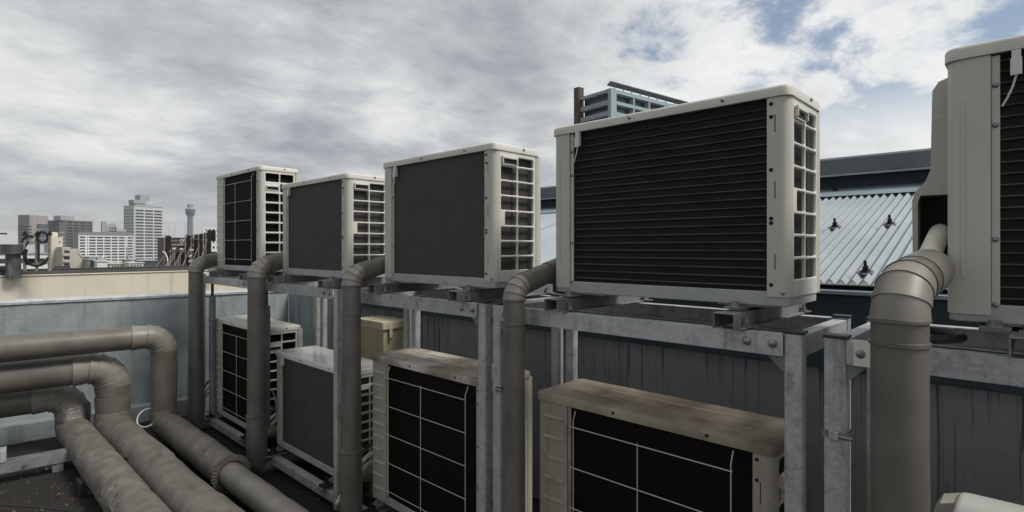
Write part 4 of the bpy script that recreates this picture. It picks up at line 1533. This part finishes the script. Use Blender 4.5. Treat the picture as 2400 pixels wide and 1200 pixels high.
# little roofs between
small = [
    ('white plant box on a roof beyond the black roof edge', 228, 58, 613, 227, 252, 'white', 3),
    ('grey louvred plant enclosure left of the white plant box', 209, 60, 609, 207, 227, 'pent', 3),
    ('pale flat roof house behind the white plant box', 212, 64, 604, 211, 248, 'creamwall', 5),
    ('low cream house with dark windows beneath the long white slab', 258, 75, 619, 257, 290, 'creamwall', 5),
    ('low whitish house with small windows left of the dark shed', 303, 72, 617, 302, 336, 'white', 5),
    ('dark slate shed roof below the tall high rise', 326, 74, 612, 324, 372, None, 6),
    ('pinkish small house under the long white slab', 296, 80, 610, 287, 309, None, 5),
    ('white low building with dark openings behind the roof vent at far left', -60, 50, 596, -62, 118, 'white', 8),
]
for i, (lab, pc, d, py_, pl_, pr_, m_, dep) in enumerate(small):
    b, wr, wl, h = block(lab, pc, d, py_, pl_, pr_, 6 if i != 7 else 3, 'low_building')
    if m_ is None:
        m_ = mat('slate_wall', (.055, .065, .07), None, .3, .8) if i == 5 else mat('pink_wall', (.42, .34, .31), None, .3, .8)
    MB().box(0, wr, 0, dep, 0, h).build('wall', m_, b)
    MB().box(-.12, wr + .12, -.12, dep + .1, h + .004, h + .10).build('roof_slab', m_ if i in (0, 3, 4) else 'pent', b)
    if i == 0:
        MB().box(wr * .1, wr * .8, .5, 2, h + .105, h + .35).build('roof_box', 'pent', b)
        MB().box(wr * .15, wr * .38, -.01, .01, h - .45, h - .40).build('louvre', 'pent', b)
        MB().box(wr * .55, wr * .75, .8, 1.8, h + .36, h + .62).build('roof_box', 'white', b)
    elif i == 1:
        for q in range(6):
            MB().box(wr * (.08 + .15 * q), wr * (.17 + .15 * q), -.03, .01, h - 1.2, h - .1).build('louvre', 'glass', b)
    elif i in (3, 4):
        for q in range(4):
            MB().box(wr * (.12 + .21 * q), wr * (.24 + .21 * q), -.02, .02, h - .42, h - .20).build('window', 'glass', b)
    elif i == 5:
        for q in range(9):
            MB().box(wr * (.05 + .11 * q), wr * (.052 + .11 * q) + .03, -.02, .01, h - 2.5, h).build('cladding_rib', 'greyside', b)
        for q in (.4, .62):
            MB().cyl((wr * q, 1, h + .1), (wr * q, 1, h + .34), .16, 10).build('roof_fan', 'pent', b)
    elif i == 6:
        for q in range(3):
            MB().box(wr * (.1 + .3 * q), wr * (.3 + .3 * q), -.02, .02, h - .6, h - .3).build('window', 'glass', b)
        MB().cyl((wr * .3, 1, h + .1), (wr * .3, 1, h + 1.9), .05, 5).build('aerial', 'pent', b)
        MB().bar((wr * .1, 1, h + 1.5), (wr * .55, 1, h + 1.5), .05).build('aerial_arm', 'pent', b)
        MB().box(wr * .35, wr * .75, .6, 2, h + .101, h + .7).build('roof_box', 'pent', b)
    elif i == 7:
        for (u0, u1, y0, y1) in ((.30, .62, 618, 607), (.66, .93, 620, 607), (.28, .60, 632, 624)):
            MB().box(wr * u0, wr * u1, -.03, .02, H - (y0 - 582) / 26 - GROUND, H - (y1 - 582) / 26 - GROUND).build('opening', 'glass', b)
        MB().box(wr * .32, wr * .98, 3, 5, h + .11, h + .9).build('roof_box', 'palegrey', b)

# thin railing roof behind, far left
b, wr, wl, h = block('flat pale building with rooftop railing at far left behind the vent', -60, 140, 577, -62, 56, 3, 'low_building')
MB().box(0, wr, 0, 10, 0, h - 1.2).build('wall', 'palegrey', b)
mb = MB()
for i in range(26):
    mb.box(wr * i / 26, wr * i / 26 + .1, 0, .1, h - 1.19, h)
b_ = mb.build('railing', 'palegrey', b)
MB().box(0, wr, -.03, .13, h + .001, h + .1).build('handrail', 'palegrey', b)

# white block far right of the city view, partly behind the tall unit
b, wr, wl, h = block('white block with small square windows just left of the tall upper unit', 476, 240, 533, 472, 560, 10)
facade(b, wr, wl, h, c_slab, (even(9, .5, .02, .98), .45, 9), None, 2.5, .6)

# dark shop building with a sign band
b, wr, wl, h = block('dark maroon shop building with white lettering behind the billboard frames', 386, 60, 557, 384, 456, 8, 'shop_building')
M['maroon'] = mat('maroon_cladding', (.050, .030, .028), (.038, .024, .023), .8, .6)
MB().box(0, wr, 0, 5, 0, h).build('wall', 'maroon', b)
MB().box(wr * .06, wr * .97, -.06, -.002, h - .82, h - .72).build('trim', 'pent', b)
MB().box(wr * .0, wr * 1.0, -.02, 4, h + .002, h + .05).build('roof_edge', 'pent', b)
MB().box(wr * .36, wr * .375, -.03, -.002, h - .72, h - .05).build('seam', 'black_trim', b)


def text_mesh(name, body, size, m):
    cu = bpy.data.curves.new(name, 'FONT')
    cu.body = body
    cu.size = size
    cu.extrude = .01
    cu.resolution_u = 2
    to = bpy.data.objects.new(name, cu)
    COL.objects.link(to)
    bpy.context.view_layer.update()
    me = bpy.data.meshes.new_from_object(to.evaluated_get(bpy.context.evaluated_depsgraph_get()))
    bpy.data.objects.remove(to)
    me.name = name
    me.materials.clear()
    me.materials.append(M[m])
    return me


M['sign_white'] = mat('sign_letter_white', (.74, .74, .73), (.70, .70, .69), 3, .5)
M['sign_greytext'] = mat('sign_letter_grey', (.42, .40, .39), (.36, .34, .33), 3, .5)
share('lettering', text_mesh('lettering', 'グリ', .62, 'sign_white'), b, (wr * .47, -.02, h - .60), (R(90), 0, 0))
share('lettering', text_mesh('lettering', '地産地消居酒', .15, 'sign_greytext'), b, (wr * .11, -.02, h - .38), (R(90), 0, 0))

# harbour tower
p = at(446, 900)
mt = thing('observation_tower', 'slender lattice observation tower with wide lookout drum near the top', 'tower', p, R(10))
M['mt_steel'] = mat('tower_steel', (.27, .285, .30), (.23, .245, .26), .1, .6)
hz = lambda y: H - (y - 582) / 1300 * 900 - GROUND
rs, rt_ = 4.9, 3.6
zl = hz(506)
for i in range(10):
    a = 2 * PI * i / 10
    MB().bar((rs * math.cos(a), rs * math.sin(a), 0), (rt_ * math.cos(a), rt_ * math.sin(a), zl), .9).build('leg', 'mt_steel', mt)
MB().cyl((0, 0, 0), (0, 0, zl), 1.9, 12).build('shaft', 'pent', mt, smooth=True)
for i in range(14):
    z_ = zl * (i + .5) / 14
    r_ = rs + (rt_ - rs) * z_ / zl
    mb = MB().tube([(r_ * math.cos(2 * PI * k_ / 10), r_ * math.sin(2 * PI * k_ / 10), z_) for k_ in range(10)], .35, 4, True)
    mb.build('ring', 'mt_steel', mt)
    br = MB()
    for k_ in range(10):
        a0, a1 = 2 * PI * k_ / 10, 2 * PI * (k_ + 1) / 10
        z1_ = zl * (i + 1.5) / 14
        if i < 13:
            r1_ = rs + (rt_ - rs) * z1_ / zl
            br.bar((r_ * math.cos(a0), r_ * math.sin(a0), z_), (r1_ * math.cos(a1), r1_ * math.sin(a1), z1_), .28)
    if i < 13:
        br.build('bracing', 'mt_steel', mt)


def drum(name, m, zr):
    return MB().rings([[(r_ * math.cos(2 * PI * i / 20), r_ * math.sin(2 * PI * i / 20), hz(y)) for i in range(20)] for y, r_ in zr]).build(name, m, mt)


drum('lower_flare', 'mt_steel', ((507, 4.4), (503, 6.2), (501.5, 7.0), (500.5, 7.2)))
drum('lookout_glazing', 'glass', ((500.4, 6.6), (497.6, 6.6)))
drum('lookout_deck', 'mt_steel', ((497.5, 7.4), (496, 7.6), (495.4, 7.4)))
drum('upper_glazing', 'glass', ((495.3, 6.8), (492.5, 6.8)))
drum('upper_deck', 'mt_steel', ((492.4, 7.6), (490, 7.8), (489, 6.4), (488, 4.6)))
drum('lantern', 'pent', ((487.9, 4.0), (481.5, 4.2), (480.8, 4.6), (479.6, 4.6), (478.4, 3.2)))
MB().cyl((0, 0, hz(478.5)), (0, 0, hz(476)), .3, 6).build('rod', 'mt_steel', mt)

# distant thin masts
for (x, y, lab) in ((395.5, 526, 'thin pale mast on the horizon, left of two beside the high rise'), (410, 527, 'thin pale mast on the horizon, right of two beside the high rise'), (435, 523, 'very thin mast close to the lattice observation tower')):
    d = 1400
    p = at(x, d)
    mb = MB()
    zt_ = H - (y - 582) / 1300 * d - GROUND
    mb.cyl((0, 0, 0), (0, 0, zt_), 1.1 if x < 420 else .7, 8, .5)
    o = mb.build('mast', 'palegrey', None, p)
    tag(o, lab, 'mast', 'thin masts on the horizon')

# grey tree beside the billboards
tp = at(374, 110)
tr = thing('tree', 'dull dark leafy tree left of the black billboard panels', 'tree', tp)
hh_ = H - (594 - 582) / 1300 * 110 - GROUND
tk = MB().tube([(0, 0, 0), (.1, 0, hh_ * .4), (-.1, .1, hh_ * .7), (0, 0, hh_ * .92)], .4, 8, rad=lambda i, an: .42 - .11 * i)
tk.build('trunk', mat('bark', (.05, .04, .03), None, 2, .9), tr, smooth=True)
M['leaf'] = mat('leaf', (.050, .058, .050), (.030, .036, .032), .7, .7)
random.seed(21)
lf = MB()
cl = [(Vector((random.uniform(-1.5, 1.5), random.uniform(-1.5, 1.5), hh_ - 1.3 - random.random() * 3.4)), random.uniform(.45, .95)) for _ in range(26)]
for c_, r_ in cl:
    for k_ in range(60):
        q = c_ + Vector((random.gauss(0, 1), random.gauss(0, 1), random.gauss(0, .8))).normalized() * r_ * random.random() ** .4
        u_ = Vector((random.gauss(0, 1), random.gauss(0, 1), random.gauss(0, 1))).normalized() * .11
        v_ = u_.orthogonal().normalized() * .07
        lf.add([q - u_, q + v_, q + u_, q - v_], [(0, 1, 2, 3)])
lf.build('crown', 'leaf', tr, fix=False)

# blue green slab tower with a sloping roof canopy, behind the shed
C0 = at(1432, 78, 206)
M['aqua'] = wallmat('aqua_concrete', (.30, .385, .40), .95, False)
M['aqua_rail'] = wallmat('balcony_rail_grey', (.30, .315, .335), .9, False)
M['brick_dark'] = wallmat('brown_pillar', (.085, .066, .055), .85)
th = R(38)
t0 = (1432 - 1200) / 1300
at_ = thing('tower_block', 'blue green apartment tower with sloping roof canopy behind the large ribbed unit', 'building', (C0.x, C0.y, GROUND), -YAW + th)
hT = C0.z - GROUND
d = 78
r0 = t0 * d
solve_r = lambda px_: (((px_ - 1200) / 1300) * d - r0) / (math.cos(th) - ((px_ - 1200) / 1300) * math.sin(th))
solve_l = lambda px_: (r0 - ((px_ - 1200) / 1300) * d) / (math.sin(th) + ((px_ - 1200) / 1300) * math.cos(th))
wr, wl = solve_r(1700), solve_l(1360)
fh = 1.55
dp = .9
mb = MB()
mb.box(dp, wr, dp, wl, 0, hT - .02)
mb.build('core', 'glass', at_)
MB().box(-.03, 1.15, -.03, .55, 0, hT).build('corner_pier', 'aqua', at_)
MB().box(0, wr, .0, dp - .02, hT - .55, hT - .01).build('cornice', 'aqua', at_)
MB().box(.0, .55, .56, wl, hT - .45, hT - .03).build('cornice', 'aqua', at_)
for i in range(18):
    z_ = hT - .55 - fh * (i + 1)
    MB().box(1.16, wr, .02, dp - .03, z_ - .02, z_ + .45).build('spandrel', 'aqua', at_)
    MB().box(.02, dp - .03, .58, wl, z_ - .12, z_ + .55).build('balcony_rail', 'aqua_rail', at_)
for i in range(1, 7):
    u_ = solve_r(1485 + 36 * (i - 1))
    MB().box(u_, u_ + .35, .05, dp - .04, 0, hT - .56).build('pier', 'aqua_rail', at_)
MB().box(-.35, .75, wl + .01, wl + 1.0, 0, hT + 1.5).build('end_pillar', 'brick_dark', at_)
wn = MB().box(0, 2.0, 0, .06, 0, .75).mesh('window', 'glass')
for i in range(6):
    for k_ in range(6):
        u_ = solve_r(1450 + 36 * k_) + .2
        wo = share('window', wn, at_, (u_, dp - .08, hT - .55 - fh * (i + 1) + .47))
        share('curtain', MB().box(.1, .32, -.01, -.004, .05, .45).mesh('curtain', 'palegrey'), wo)
# canopy: tilted thin roof on posts
cz = .88
mb = MB()
x0, x1 = -.6, wr + 1
mb.add([(x0, -.45, hT + cz - .08), (x1, -.45, hT + cz - .08), (x1, .7, hT + cz - .32), (x0 + .5, .7, hT + cz - .32),
        (x0, -.45, hT + cz - .15), (x1, -.45, hT + cz - .15), (x1, .7, hT + cz - .39), (x0 + .5, .7, hT + cz - .39)],
       [(0, 1, 2, 3), (4, 7, 6, 5), (0, 4, 5, 1), (1, 5, 6, 2), (2, 6, 7, 3), (3, 7, 4, 0)])
mb.build('canopy', mat('canopy_sheet', (.26, .28, .295), (.20, .218, .23), 1, .5), at_)
for i in range(12):
    MB().box(solve_r(1442 + 20 * i), solve_r(1442 + 20 * i) + .11, .1, .22, hT + .001, hT + cz - .26).build('canopy_post', 'pent', at_)

# =================================================================== AIR
hzb = MB().box(-2700, 2700, -2700, 2700, GROUND - 1, 90)
ho = hzb.mesh('haze', 'white')
ho.materials.clear()
hm_ = bpy.data.materials.new('haze_air')
hm_.use_nodes = True
t = NT(hm_.node_tree)
o_ = t.n('ShaderNodeOutputMaterial')
pv_ = t.n('ShaderNodeVolumePrincipled')
pv_.inputs['Color'].default_value = (.93, .95, .97, 1)
pv_.inputs['Density'].default_value = .00016
pv_.inputs['Anisotropy'].default_value = .2
t.l(pv_.outputs[0], o_.inputs['Volume'])
ho.materials.append(hm_)
o = bpy.data.objects.new('haze', ho)
COL.objects.link(o)
o['kind'] = 'stuff'
